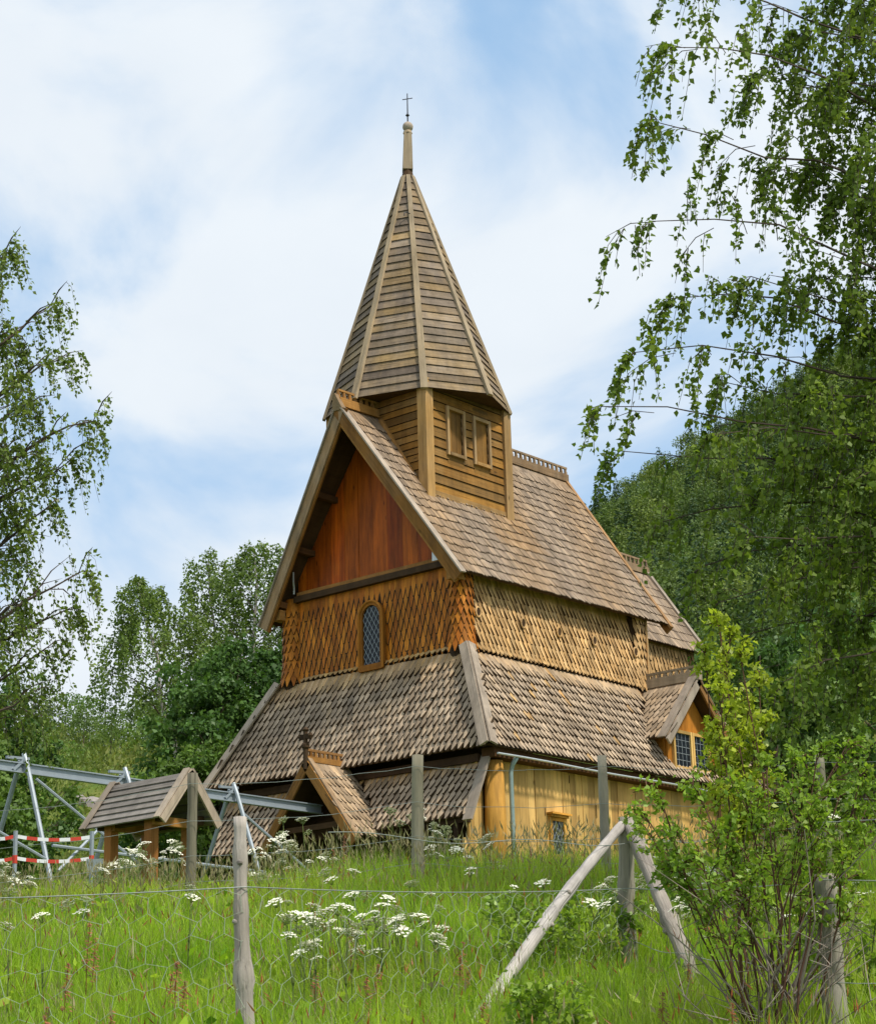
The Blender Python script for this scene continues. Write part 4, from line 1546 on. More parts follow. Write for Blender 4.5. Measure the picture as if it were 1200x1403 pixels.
tips = [(930, -20, 16.5, 7.5, 0.05, 0), (915, 85, 16.1, 6.8, 0.04, 0), (890, 185, 16.5, 6.1, 0.03, 0), (892, 325, 16.0, 5.16, 0.05, 0), (925, 430, 16.9, 4.46, 0.1, 0), (870, 505, 16.5, 4.22, 0.08, 0), (825, 580, 16.1, 3.99, 0.12, 1), (850, 640, 17.1, 3.75, 0.12, 1), (985, 850, 16.5, 2.93, 0.16, 1), (1075, 960, 16.0, 2.46, 0.2, 0), (1090, 60, 16.7, 7.74, 0.05, 0), (1040, 120, 17.1, 7.04, 0.05, 0), (1060, 250, 17.4, 6.1, 0.06, 0), (1030, 400, 16.6, 5.16, 0.06, 0), (995, 545, 17.4, 4.22, 0.1, 0), (975, 620, 15.9, 3.87, 0.1, 1), (1045, 690, 17.1, 3.64, 0.12, 0), (1110, 560, 16.2, 4.46, 0.08, 0), (1150, 290, 16.7, 6.33, 0.06, 0), (1140, 130, 16.3, 7.27, 0.06, 0), (1160, 800, 16.7, 3.28, 0.15, 0), (1140, 900, 17.3, 2.81, 0.16, 0), (1095, 640, 16.7, 3.99, 0.1, 0), (1030, 760, 15.8, 3.4, 0.12, 1), (1185, 430, 16.5, 5.39, 0.06, 0), (1175, 680, 16.0, 3.99, 0.1, 0), (1110, 800, 16.4, 3.28, 0.12, 0), (1185, 20, 16.9, 8.32, 0.05, 0), (1120, 400, 17.3, 5.39, 0.06, 0), (1150, 20, 17.7, 8.21, 0.05, 0), (1185, 220, 15.8, 6.8, 0.06, 0), (1180, 560, 17.5, 4.81, 0.1, 0), (1190, 950, 16.5, 2.46, 0.16, 0), (1120, 240, 17.0, 6.45, 0.05, 0), (1175, 120, 17.4, 7.5, 0.05, 0), (1140, 480, 16.8, 4.92, 0.08, 0), (1090, 730, 17.7, 3.64, 0.1, 0), (1200, 740, 16.9, 3.75, 0.1, 0), (1200, 330, 17.3, 5.98, 0.06, 0), (900, 740, 17.2, 3.0, 0.14, 1), (960, 800, 17.6, 2.9, 0.15, 1), (1000, 900, 17.5, 2.4, 0.15, 1)]
for (px, py, s, zt, bow, thin) in tips:
    e = px_pt(px, py, s)
    zt = min(zt, e.z + .9)
    fz = (zt + .3) / 13.5
    a = tpts[0].lerp(tpts[-1], min(max(fz, .1), .95))
    T.limb(a, e + Vector((0, 0, .15)), .019, bow=bow, nsub=6 if thin else 9, sublen=.13 if thin else .2, twigs=3 if thin else 4, twlen=.5 if thin else .6, t0=.42 if thin else .26, up=.05)
# the rest of the crown, outside the frame
for i in range(44):
    az = i * 2.399
    z = 2.2 + (i / 44) * 10.2
    a = tpts[0].lerp(tpts[-1], min(.97, (z + .3) / 13.5))
    L = (3.0 - 1.9 * i / 44) * (.8 + .3 * math.sin(i * 1.7))
    dx_, dy_ = math.cos(az) * L, abs(math.sin(az)) * L * 1.05
    T.limb(a, at(17 + dx_, 5.3 + dy_, z + 1.1), .03, bow=.12, nsub=9, sublen=.3, twigs=4, twlen=.7, t0=.15, up=.05)
T.finish(rb, M['bark'], M['birchleaf'], 80000, .060, droop=.85, spread=.55, width=.8, off=.06)

# ------------------------------------------------------------------ birch on the left (trunk outside the frame)
lb = empty('birch_tree', on_ground(30, -7.9), 'birch at the left edge with light drooping sprays against the sky', 'tree')
T = Tree(23)
tw = MB()
tb = on_ground(30, -7.9, -.3)
tl = [tb, at(30, -7.8, 4), at(30, -7.7, 7), at(30, -7.6, 10), at(30, -7.5, 13), at(30, -7.5, 15)]
tw.tube(tl, [.22, .19, .15, .1, .05, .015], 12)
tw.build('trunk', M['birchbark'], lb)
tips = [(10, 350, 30), (70, 425, 30.2), (85, 500, 29.6), (128, 585, 30), (95, 640, 30.4), (70, 700, 29.8), (115, 790, 30), (100, 840, 30.4),
        (60, 900, 30), (40, 960, 29.5), (20, 460, 30.6), (40, 560, 30.5), (20, 620, 29.4), (10, 700, 30), (30, 830, 30.6), (-20, 400, 30), (-30, 250, 30), (10, 760, 31), (50, 620, 31), (30, 520, 29.2)]
for (px, py, s) in tips:
    e = px_pt(px, py, s)
    z0 = e.z - 1.0 - .25 * (px + 80) / 90
    a = tl[0].lerp(tl[-1], min(.97, max(.1, (z0 - tb.z) / (15 - tb.z))))
    T.limb(a, e + Vector((0, 0, .1)), .05, bow=.13, nsub=9, sublen=.38, twigs=4, twlen=.75, t0=.3, up=.1)
for i in range(14):
    az = R_(100 + i * 17)
    z = 4 + i * .75
    a = tl[0].lerp(tl[-1], (z - tb.z) / (15 - tb.z))
    e = at(30 + 2.4 * math.cos(az), -8.0 - abs(2.6 * math.sin(az)), z + 1.2)
    T.limb(a, e, .05, bow=.12, nsub=7, sublen=.38, twigs=3, twlen=.8, t0=.3)
T.finish(lb, M['bark'], M['birchleaf_left'], 20000, .075, droop=.9, spread=.5, width=.75, off=.06)

# ------------------------------------------------------------------ trees in the middle distance
G1 = 'birches behind the church'
grow('birch_tree', 'leaning birch with pale trunk left of the church, the shorter of the two behind it', 'tree', on_ground(60, -7.2), 9.9, 2.4, 31, nl=26, cb=.5,
     nleaf=12000, lsize=.105, lean=(-1.4, 1.6), group=G1, twlen=1.2, droop=1.0, r0=.15, up=.5)
grow('birch_tree', 'tall airy birch right beside the church gable, the taller of the two behind it', 'tree', on_ground(61, -5.9), 11.0, 2.5, 33, nl=32, cb=.3,
     nleaf=14000, lsize=.105, group=G1, twlen=1.2, droop=1.0, r0=.18, up=.7)
grow('birch_tree', 'slender birch filling the gap between the leaning birch and the taller one', 'tree', on_ground(62, -7.25), 10.9, 1.9, 37, nl=26, cb=.35,
     nleaf=9000, lsize=.105, group=G1, twlen=1.2, droop=1.1, r0=.14, up=.6)
grow('birch_tree', 'slim birch top showing just left of the church eaves', 'tree', on_ground(63, -5.0), 10.3, 1.7, 35, nl=22, cb=.35,
     nleaf=6500, lsize=.105, group=G1, twlen=1.1, droop=1.0, r0=.14, up=.7)
G2 = 'dense trees left of the church'
dense = [(56, -6.2, 6.2, 2.1, 41, 'darkleaf', 'round dense dark tree at the foot of the leaning birch'),
         (57, -5.7, 7.4, 2.3, 42, 'darkleaf', 'tallest dense dark tree against the church skirt roof'),
         (58, -4.3, 7.2, 2.4, 43, 'darkleaf', 'dense dark tree mostly hidden behind the church corner'),
         (54, -6.0, 4.4, 1.8, 44, 'greenleaf', 'low mid green shrubby tree in front of the dark trees')]
for (s, t, H, rr, sd, lm, lab) in dense:
    grow('broadleaf_tree', lab, 'tree', on_ground(s, t), H, rr, sd, nl=34, cb=.06, nleaf=15000, lsize=.15, leafmat=lm, barkmat='bark', group=G2, twlen=.7,
         droop=.55, spread=.8, r0=.14, up=.45, prof=lambda h: (1 - h ** 2.2) ** .5 + .12)
G3 = 'leafy trees at the left edge'
for (s, t, H, rr, sd, lm, lab) in ((46, -12.2, 5.6, 2.8, 51, 'greenleaf', 'leafy green tree under the left birch at the very edge'),
                                   (50, -11.6, 5.6, 1.9, 52, 'darkleaf', 'darker leafy tree behind the steel beam at the left'),
                                   (44, -10.6, 3.6, 1.6, 53, 'greenleaf', 'low bushy tree behind the barrier tape')):
    grow('broadleaf_tree', lab, 'tree', on_ground(s, t), H, rr, sd, nl=34, cb=.06, nleaf=15000, lsize=.13, leafmat=lm, barkmat='bark', group=G3, twlen=.6,
         droop=.55, spread=.8, r0=.14, up=.45, prof=lambda h: (1 - h ** 2.2) ** .5 + .12)

for (s, t, H, rr, sd, lm, lab) in ((52, 8.4, 6.6, 2.3, 54, 'darkleaf', 'dense tree just right of the church chancel, behind the sapling'),
                                   (50, 10.2, 6.2, 2.2, 55, 'greenleaf', 'dense tree at the far right behind the hanging birch branches'),
                                   (56, 12.2, 8.0, 2.6, 56, 'darkleaf', 'dense tree at the right edge beyond the big bush')):
    grow('broadleaf_tree', lab, 'tree', on_ground(s, t), H, rr, sd, nl=30, cb=.04, nleaf=11000, lsize=.16, leafmat=lm, barkmat='bark', group='dense trees right of the church', twlen=.7,
         droop=.55, spread=.8, r0=.14, up=.45, prof=lambda h: (1 - h ** 2.2) ** .5 + .12)

# ------------------------------------------------------------------ hillside: bushes on the left skyline, wood on the right
rng = np.random.default_rng(5)


def blob_tree(rng, kind, n, H):
    """leaf clumps of one distant tree, local coordinates"""
    if kind == 'broad':
        nb = 16
        cz = rng.uniform(.10, .95, nb) * H
        rr = H * .33 * np.sqrt(np.clip(1 - ((cz / H - .5) / .55) ** 2, .05, 1))
        az = rng.uniform(0, 6.28, nb)
        rd = rr * np.sqrt(rng.random(nb))
        C = np.stack([np.cos(az) * rd, np.sin(az) * rd, cz], 1)
        k = rng.integers(0, nb, n)
        d = rng.normal(size=(n, 3))
        d /= np.linalg.norm(d, axis=1, keepdims=True)
        P = C[k] + d * (H * .13) * rng.uniform(.6, 1.1, (n, 1)) * np.array([1.1, 1.1, .8])
        D = d + rng.normal(size=(n, 3)) * .5 + np.array([0, 0, -.4])
    else:
        z = 1 - np.sqrt(rng.random(n) * .96)
        tier = np.floor(z * 14) / 14
        z = tier + .04 * rng.random(n)
        r = H * .17 * (1 - z) * np.sqrt(rng.random(n))
        az = rng.uniform(0, 6.28, n)
        P = np.stack([np.cos(az) * r, np.sin(az) * r, z * H - r * .35 + .06 * H], 1)
        D = np.stack([np.cos(az), np.sin(az), -.5 + 0 * az], 1) + rng.normal(size=(n, 3)) * .3
    return P, D


TEMPL = [blob_tree(rng, 'broad', 1050, 1.0) for _ in range(5)] + [blob_tree(rng, 'spruce', 800, 1.0) for _ in range(3)]
Vs, Fs, Rs, off = [], [], [], 0
Tz = []
MI = []
count = 0
for i in range(1200):
    al = rng.uniform(.035, .27)
    s = 75 + 150 * rng.random() ** .8
    t = al * s
    if s < 75 + (0 if al > .1 else 40):
        continue
    spr = rng.random() < .28
    H = rng.uniform(2.8, 4.8) if not spr else rng.uniform(3.6, 6.2)
    if s > 185:
        H *= .8
    k = rng.integers(5, 8) if spr else rng.integers(0, 5)
    P, D = TEMPL[k]
    a = rng.uniform(0, 6.28)
    ca, sa = math.cos(a), math.sin(a)
    Rz = np.array([[ca, -sa, 0], [sa, ca, 0], [0, 0, 1]])
    b = on_ground(s, t, -.4)
    P2 = (P * np.array([H * rng.uniform(.85, 1.2), H * rng.uniform(.85, 1.2), H])) @ Rz.T + np.array(b)
    n = len(P2)
    v, f = leaf_arrays(P2, D @ Rz.T, np.full(n, .05 * H if not spr else .055 * H) * rng.uniform(.6, 1.2, n), rng, .8 if not spr else .45)
    Vs.append(v)
    Fs.append(f + off)
    off += len(v)
    tone = rng.random()
    Rs.append(np.clip(tone * .7 + rng.random(n) * .3, 0, 1))
    MI.append(np.full(n, 1 if spr else 0))
o = np_mesh('hillside_wood', np.concatenate(Vs), np.concatenate(Fs), np.concatenate(Rs), [M['woodleaf'], M['spruceleaf']], mi=np.concatenate(MI))
tag(o, 'mixed wood covering the steep hillside behind the church on the right', 'wood', kind='stuff')


def far_tree(name, label, cat, s, t, H, kind, seed, lm, n=2200, group=None, fat=1.0):
    rg = np.random.default_rng(seed)
    P, D = blob_tree(rg, kind, n, 1.0)
    b = on_ground(s, t, -.2)
    root = empty(name, b, label, cat, group)
    P2 = P * np.array([H * fat, H * fat, H]) + np.array(b)
    v, f = leaf_arrays(P2, D, np.full(n, .05 * H) * rg.uniform(.6, 1.2, n), rg, .8 if kind == 'broad' else .45)
    np_mesh('crown', v, f, np.clip(rg.random() * .6 + rg.random(n) * .4, 0, 1), M[lm], root)
    mb = MB()
    mb.tube([Vector(b) - Vector((0, 0, .2)), Vector(b) + Vector((0, 0, H * .9))], [.02 * H, .003 * H], 6)
    mb.build('trunk', M['bark'], root)
    return root


for i, (s, t, H, lab) in enumerate(((190, 14.2, 5.5, 'spruce at the left end of the hillside skyline beside the roof'), (191, 15.7, 6.8, 'tallest spruce on the skyline just right of the church roof'),
                                    (190, 17.4, 5.6, 'spruce on the skyline between the taller spruce and the birch leaves'))):
    far_tree('spruce_tree', lab, 'tree', s, t, H, 'spruce', 60 + i, 'spruceleaf', n=2000, group='spruces on the right skyline')
GL = 'bushes on the left hillside'
bl = [(197, -37.0, 4.5, 'broad'), (195, -34.6, 5.0, 'broad'), (198, -33.3, 6.5, 'spruce'), (194, -31.6, 4.2, 'broad'), (197, -30.3, 5.5, 'spruce'), (193, -29.3, 4.6, 'broad'),
      (190, -27.0, 4.2, 'broad'), (180, -26.2, 5.0, 'broad'), (172, -28.4, 4.2, 'broad'), (165, -24.0, 5.2, 'broad'), (155, -22.0, 4.6, 'broad'), 
      (186, -33.0, 4.0, 'broad'), (178, -31.8, 3.8, 'broad'), (160, -31.5, 4.6, 'broad'), 
      (196, -40, 5, 'broad'), (190, -24.0, 5, 'broad'), (180, -22.5, 4.5, 'broad'), (200, -22, 5, 'broad'), (168, -33.8, 4.6, 'broad'),
      (192, -38.4, 6, 'spruce'), (150, -31.0, 5.0, 'broad'), (199, -28.0, 4.6, 'broad')]
for i, (s, t, H, kd) in enumerate(bl):
    if kd == 'spruce':
        far_tree('spruce_tree', 'small dark spruce on the left hill skyline', 'tree', s, t, H, kd, 100 + i, 'spruceleaf', n=900, group='small spruces on the left skyline', fat=1.5)
    else:
        far_tree('hill_bush', 'rounded green bush on the grassy left hillside', 'bush', s, t, H, kd, 100 + i, ['woodleaf', 'greenleaf', 'midleaf'][i % 3], n=1300, group=GL, fat=1.5)
# scrub and tussocks on the left slope
Vs, Fs, Rs, off = [], [], [], 0
for i in range(1500):
    al = rng.uniform(-.245, -.04)
    s = 66 + 135 * rng.random()
    b = np.array(on_ground(s, al * s, 0))
    H = rng.uniform(.3, 1.0) * (1 + (s > 150) * .8)
    n = 40
    P = b + rng.normal(size=(n, 3)) * np.array([H * .6, H * .6, H * .25]) + np.array([0, 0, H * .3])
    v, f = leaf_arrays(P, rng.normal(size=(n, 3)) + np.array([0, 0, 1.2]), np.full(n, .38 * H) * rng.uniform(.6, 1.2, n), rng, .35)
    Vs.append(v)
    Fs.append(f + off)
    off += len(v)
    Rs.append(np.clip(rng.random() * .7 + rng.random(n) * .3, 0, 1))
M['scrub'] = leafy('hillside_scrub', (.10, .16, .025), (.24, .25, .06), (.14, .19, .03), trans=.3, rough=.6, noise_scale=.1)
o = np_mesh('hillside_scrub', np.concatenate(Vs), np.concatenate(Fs), np.concatenate(Rs), M['scrub'])
tag(o, 'rough grass tussocks and low scrub on the sunlit left hillside', 'scrub', kind='stuff')
# pale boulder on the slope
mb = MB()
rg = random.Random(3)
for k in range(5):
    c = on_ground(118, -21.2 + k * .6, .2)
    r = rg.uniform(.35, .8)
    pts = [c + Vector((0, 0, -r * .5)), c, c + Vector((.1, .1, r * .5)), c + Vector((.15, .1, r * .75))]
    mb.tube(pts, [r, r * 1.1, r * .75, r * .25], 9, jit=.25)
o = mb.build('rock_outcrop', M['rock'])
tag(o, 'pale pinkish grey rock outcrop on the grassy hillside at the left', 'rock')

# ------------------------------------------------------------------ bushes on the right
def bush(name, label, base, tips, seed, nleaf, lsize, lm, r=.02, twlen=.25, nsub=8, sublen=.3, dead=40, base_r=.12, droop=.2, t0=.4, bow=.0):
    root = empty(name, base, label, 'bush')
    T = Tree(seed)
    rg = T.rng
    for (px, py, s) in tips:
        e = px_pt(px, py, s)
        a = Vector(base) + HR * rg.uniform(-base_r, base_r) + HF * rg.uniform(-base_r, base_r)
        T.limb(a, e, r * rg.uniform(.7, 1.2), bow=bow + rg.uniform(-.05, .06), nsub=nsub, sublen=sublen, twigs=4, twlen=twlen, t0=t0, up=.15)
    T.finish(root, M['redbark'], M[lm], nleaf, lsize, droop=droop, spread=.9, width=.62, wood_name='stems', crown_name='foliage', off=.07, leafdown=.25)
    if dead:
        mb = MB()
        for i in range(dead):
            a = Vector(base) + HR * rg.uniform(-.12, .12) + Vector((0, 0, rg.uniform(.0, .5)))
            d = HR * rg.uniform(-1, .8) + HF * rg.uniform(-.6, .4) + Vector((0, 0, rg.uniform(.3, 1.2)))
            l = rg.uniform(.4, 1.0)
            m_ = a + d * l * .5 + Vector((rg.normal() * .05, rg.normal() * .05, .05))
            q = a + d * l
            mb.tube([a, m_, q], [.006, .0045, .002], 4, cap=False)
            for k in range(3):
                p = m_.lerp(q, rg.random())
                mb.tube([p, p + Vector(rg.normal(size=3) * .13) + Vector((0, 0, .06))], [.003, .0015], 3, cap=False)
        mb.build('dead_twigs', M['deadtwig'], root)
    return root


btips = [(880, 1112, 11.6), (905, 1092, 11.2), (930, 1142, 11.8), (900, 1162, 11.4), (960, 1092, 11.5), (1020, 1092, 11.1), (1050, 1052, 11.6), (1085, 1042, 11.9), (1120, 1032, 11.3), (1160, 1022, 11.6), (1180, 1062, 11.5), (1150, 1092, 11.8), (1110, 1122, 11.1), (1060, 1142, 11.9), (1000, 1152, 11.3), (960, 1172, 11.0), (1160, 1142, 11.2), (1120, 1182, 11.6), (1030, 1202, 11.1), (1100, 1082, 11.3), (1185, 1112, 12.0), (1040, 1112, 12.1)]
bush('leafy_bush', 'multi stemmed fresh green bush with bare reddish stems before the church at right', on_ground(11.3, 1.75), btips, 71, 8000, .037, 'bushleaf', r=.009, dead=42, nsub=7, sublen=.15, twlen=.18, t0=.55)
ytips = [(985, 855, 12.5), (965, 895, 12.6), (1015, 905, 12.4), (1000, 875, 12.7), (1040, 940, 12.6), (985, 950, 12.3), (1020, 985, 12.7), (1050, 990, 12.5), (985, 1000, 12.5), (1010, 1040, 12.6)]
bush('young_tree', 'slender yellow green sapling rising behind the big bush at right', on_ground(12.5, 1.85), ytips, 72, 4300, .042, 'yellowleaf', r=.012, dead=0, nsub=7, sublen=.07, twlen=.15, t0=.5)
for i, (px, py, s, w, lab) in enumerate(((720, 1265, 14.3, .5, 'low bright leafy plant in the grass left of the leaning pole'),
                                         (790, 1275, 15.0, .7, 'broad low leafy plant in the grass beside the corner post'),
                                         (1180, 1300, 12.2, .5, 'low leafy plant at the right edge beyond the split post'),
                                         (760, 1385, 11.3, .35, 'small leafy plant at the bottom edge below the leaning pole'))):
    c = px_pt(px, py, s)
    sl_, tl_ = local(c)
    b = on_ground(sl_, tl_)
    T = Tree(80 + i)
    rg = T.rng
    root = empty('leafy_plant', b, lab, 'plant', 'low leafy plants in the meadow')
    for k in range(9):
        e = b + HR * rg.uniform(-w, w) * .7 + HF * rg.uniform(-w, w) * .5 + Vector((0, 0, max(.3, c.z - b.z + rg.uniform(-.1, .2))))
        T.limb(b, e, .006, bow=.1, nsub=4, sublen=.3, twigs=3, twlen=.14, t0=.3)
    T.finish(root, M['stem'], M['bushleaf'], 900, .05, droop=.2, spread=.9, width=.6, wood_name='stems', crown_name='foliage', leafdown=.2)

# ------------------------------------------------------------------ meadow grass
def strip(base, h, lean, az, w, rng):
    """curved grass blades as two quads each"""
    n = len(base)
    d = np.stack([np.cos(az), np.sin(az), 0 * az], 1)
    a2 = az + rng.uniform(.6, 2.4, n)
    sdv = np.stack([np.cos(a2), np.sin(a2), 0 * az], 1)
    up = np.array([0, 0, 1.0])
    p0 = base
    p1 = base + up * (h * .55)[:, None] + d * (lean * .3 * h)[:, None]
    p2 = base + up * (h * (1 - .25 * lean ** 2))[:, None] + d * (lean * h)[:, None]
    w_ = w[:, None] / 2
    V = np.stack([p0 - sdv * w_, p0 + sdv * w_, p1 - sdv * w_ * .8, p1 + sdv * w_ * .8, p2 - sdv * w_ * .12, p2 + sdv * w_ * .12], 1).reshape(-1, 3)
    i = np.arange(n)[:, None] * 6
    F = np.concatenate([i + np.array([[0, 1, 3, 2]]), i + np.array([[2, 3, 5, 4]])], 0)
    return V, F, p2


rng = np.random.default_rng(77)


def field(n, s0, s1, pw=1.0, margin=2.6):
    s = s0 + (s1 - s0) * rng.random(n) ** pw
    t = (rng.random(n) * 2 - 1) * (.222 * s + margin)
    return s, t


def world(s, t, z):
    return np.stack([EYE.x + HF.x * s + HR.x * t, EYE.y + HF.y * s + HR.y * t, z], 1)


def patchy(s, t):
    return .5 + .25 * np.sin(s * 1.9 + t * 2.3) + .25 * np.sin(t * 3.1 - s * 1.1 + 2) + .2 * np.sin(s * 4.3 - t * 5.2)


parts = []
for (n, s0, s1, hm, hs, w0) in ((118000, 8.6, 17, .27, .24, .0065), (118000, 15, 27, .34, .30, .009), (16000, 26, 34, .2, .2, .012)):
    s, t = field(n, s0, s1)
    pz = np.clip(patchy(s, t), 0, 1.2)
    h = (hm + hs * rng.random(n) * (.5 + .8 * pz)) * rng.uniform(.55, 1.1, n)
    h = h * np.where((t < -1.2) & (s > 17), np.clip(1 + (t + 1.2) * .35, .6, 1), 1)
    V, F, _ = strip(world(s, t, ground_z(s, t) - .03), h, rng.uniform(.08, .75, n) ** 1.3, rng.uniform(0, 6.28, n), w0 * rng.uniform(.4, 1.9, n), rng)
    parts.append((V, F, np.tile(np.clip(pz * .5 + rng.random(n) * .5, 0, 1), 2)))
off = 0
Vs, Fs, Rs = [], [], []
for V, F, r in parts:
    Vs.append(V)
    Fs.append(F + off)
    Rs.append(r)
    off += len(V)
n = 7000
s, t = field(n, 9, 25)
bz = ground_z(s, t) + rng.uniform(.02, .3, n)
v, f = leaf_arrays(world(s, t, bz), rng.normal(size=(n, 3)) + np.array([0, 0, .4]), rng.uniform(.05, .14, n), rng, .45, .1)
Vs.append(v)
Fs.append(f + off)
Rs.append(rng.random(n))
R_all = np.concatenate(Rs)
mi_g = (rng.random(len(R_all)) < .08).astype(int)
o = np_mesh('meadow_grass', np.concatenate(Vs), np.concatenate(Fs), R_all, [M['grass'], M['seed']], mi=mi_g)
tag(o, 'tall lush green meadow grass covering the slope in the foreground', 'grass', kind='stuff')
# flowering grass stalks with pale seed heads
Vs, Fs, Rs, MI, off = [], [], [], [], 0
for (n, s0, s1, hm, hs, w0) in ((1300, 9, 18, .4, .3, .003), (5200, 18, 26.5, .45, .38, .004), (2200, 9, 22, .35, .25, .003)):
    s, t = field(n, s0, s1, .8)
    h = (hm + hs * rng.random(n)) * np.where((t < -1.2) & (s > 17), np.clip(1 + (t + 1.2) * .3, .62, 1), 1)
    lean = rng.uniform(.05, .45, n)
    az = rng.uniform(0, 6.28, n)
    B = world(s, t, ground_z(s, t))
    V, F, tip = strip(B, h, lean, az, np.full(n, w0), rng)
    Vs.append(V)
    Fs.append(F + off)
    off += len(V)
    Rs.append(np.tile(rng.random(n), 2))
    MI.append(np.zeros(2 * n))
    dirv = np.stack([np.cos(az) * lean, np.sin(az) * lean, .8 - lean], 1)
    for kk in range(2):
        v, f = leaf_arrays(tip - dirv * .05, dirv, rng.uniform(.05, .11, n) * (1.2 if s0 > 15 else .8), rng, .13, .02)
        Vs.append(v)
        Fs.append(f + off)
        off += len(v)
        Rs.append(rng.random(n))
        MI.append(np.full(n, 2 if hs == .25 else 1))
o = np_mesh('grass_seed_stalks', np.concatenate(Vs), np.concatenate(Fs), np.concatenate(Rs), [M['stem'], M['seed'], M['sorrel']], mi=np.concatenate(MI))
tag(o, 'thin flowering grass stalks with pale seed heads standing above the meadow', 'grass', kind='stuff')

# ------------------------------------------------------------------ cow parsley
rp = random.Random(9)


def umbel_mesh(seed, r):
    rr = random.Random(seed)
    mb = MB()
    n = 13
    for k in range(n):
        a = k * 2.4
        d = r * math.sqrt((k + .4) / n)
        c = Vector((math.cos(a) * d, math.sin(a) * d, .35 * r * (1 - (d / r) ** 2) + rr.uniform(-.004, .004)))
        mb.tube([Vector((0, 0, -r * .7)), c], [.0016, .0012], 3, mi=1, cap=False)
        q = r * .25
        for j in range(7):
            b2 = j * .9 + k
            pc = c + Vector((math.cos(b2) * q * .6, math.sin(b2) * q * .6, rr.uniform(-.002, .004))) * (0 if j == 0 else 1)
            z = rr.uniform(.2, .6) * q * .4
            ring = [pc + Vector((math.cos(x) * q * .42, math.sin(x) * q * .42, -z * .4)) for x in (0, 1.26, 2.51, 3.77, 5.03)]
            mb.add(ring + [pc + Vector((0, 0, z))], [(0, 1, 5), (1, 2, 5), (2, 3, 5), (3, 4, 5), (4, 0, 5)])
    return mb


UM = []
for k in range(3):
    o = umbel_mesh(k, .06).build('umbel', [M['petal'], M['stem']])
    UM.append(o.data)
    bpy.data.objects.remove(o)


def cow_parsley(px, py, s, n, label, group, scale=1.0):
    c = px_pt(px, py, s)
    sl_, tl_ = local(c)
    b = on_ground(sl_, tl_)
    hgt = max(.35, c.z - b.z)
    root = empty('cow_parsley', b, label, 'wildflower', group)
    st = MB()
    st.tube([b - Vector((0, 0, .05)), b + Vector((.01, 0, hgt * .6))], [.005, .004], 5, cap=False)
    for k in range(n):
        a = rp.uniform(0, 6.28)
        d = rp.uniform(.02, .16) * (1 if k else .2)
        e = b + Vector((math.cos(a) * d, math.sin(a) * d, hgt * rp.uniform(.82, 1.06)))
        j = b + Vector((.01, 0, hgt * rp.uniform(.35, .6)))
        st.tube([j, j.lerp(e, .5) + Vector((math.cos(a) * d * .2, math.sin(a) * d * .2, 0)), e - Vector((0, 0, .035))], [.0035, .003, .0025], 4, cap=False)
        u = bpy.data.objects.new('umbel', UM[rp.randrange(3)])
        COL.objects.link(u)
        u.parent = root
        u.location = e - b
        sc = rp.uniform(.55, 1.05) * scale
        u.scale = (sc, sc, sc)
        u.rotation_euler = (rp.uniform(-.5, .5), rp.uniform(-.5, .5), rp.uniform(0, 6))
    # feathery leaves on the stem
    for k in range(5):
        a = rp.uniform(0, 6.28)
        z = hgt * rp.uniform(.25, .6)
        for q in range(4):
            p = b + Vector((math.cos(a) * .04 * q, math.sin(a) * .04 * q, z + .012 * q))
            sd = Vector((-math.sin(a), math.cos(a), 0)) * .022
            st.add([p - sd, p + Vector((math.cos(a), math.sin(a), 0)) * .03, p + sd], [(0, 1, 2)])
    st.build('stem', M['stem'], root)


clusters = [
    ('white cow parsley in the loose clump among the shelter posts', 'cow parsley by the shelter', [(178, 1165), (190, 1172), (200, 1160), (170, 1180), (212, 1178), (232, 1155), (155, 1185), (240, 1165), (163, 1190), (222, 1168), (258, 1190)], (23, 25.5)),
    ('white cow parsley at the left edge of the meadow under the striped tape', 'cow parsley at the left edge', [(4, 1195), (12, 1203), (22, 1200), (0, 1185), (40, 1240)], (21, 23)),
    ('white cow parsley crowded below the church porch', 'cow parsley below the porch', [(392, 1125), (385, 1140), (372, 1145), (400, 1150), (418, 1128), (355, 1165), (365, 1170), (442, 1168), (457, 1168), (348, 1195), (382, 1180), (360, 1220), (378, 1222), (412, 1192)], (20.5, 24)),
    ('white cow parsley in the band across the middle of the meadow', 'cow parsley in the middle of the meadow', [(415, 1252), (432, 1255), (450, 1248), (472, 1250), (500, 1258), (520, 1247), (548, 1245), (580, 1245), (540, 1264), (548, 1252), (600, 1277), (592, 1285), (460, 1275), (480, 1262), (425, 1290), (512, 1300), (520, 1296), (400, 1255), (437, 1268), (425, 1300)], (13, 16)),
    ('white cow parsley between the leaning braces and the big bush', 'cow parsley beside the braces', [(905, 1165), (880, 1172), (940, 1170), (925, 1185), (880, 1200), (850, 1222), (868, 1234), (890, 1242), (930, 1225), (948, 1202), (975, 1195), (935, 1240), (828, 1205), (845, 1210), (960, 1210), (985, 1222)], (15.5, 19)),
    ('white cow parsley on the far right of the meadow beyond the split post', 'cow parsley at the far right', [(1150, 1108), (1162, 1222), (1172, 1230), (1185, 1225), (1160, 1240)], (16, 19)),
    ('white cow parsley scattered under the thick round post before the church', 'cow parsley by the round post', [(565, 1105), (545, 1115), (595, 1130), (600, 1145), (575, 1150), (622, 1165), (612, 1140), (590, 1172), (683, 1185), (662, 1150)], (21, 23.5))]
for lab, grp, pts, (sa, sb) in clusters:
    for (px, py) in pts:
        cow_parsley(px, py, rp.uniform(sa, sb), rp.choice([2, 3, 3, 4]), lab, grp, scale=1.15 if sa < 17 else 1.25)
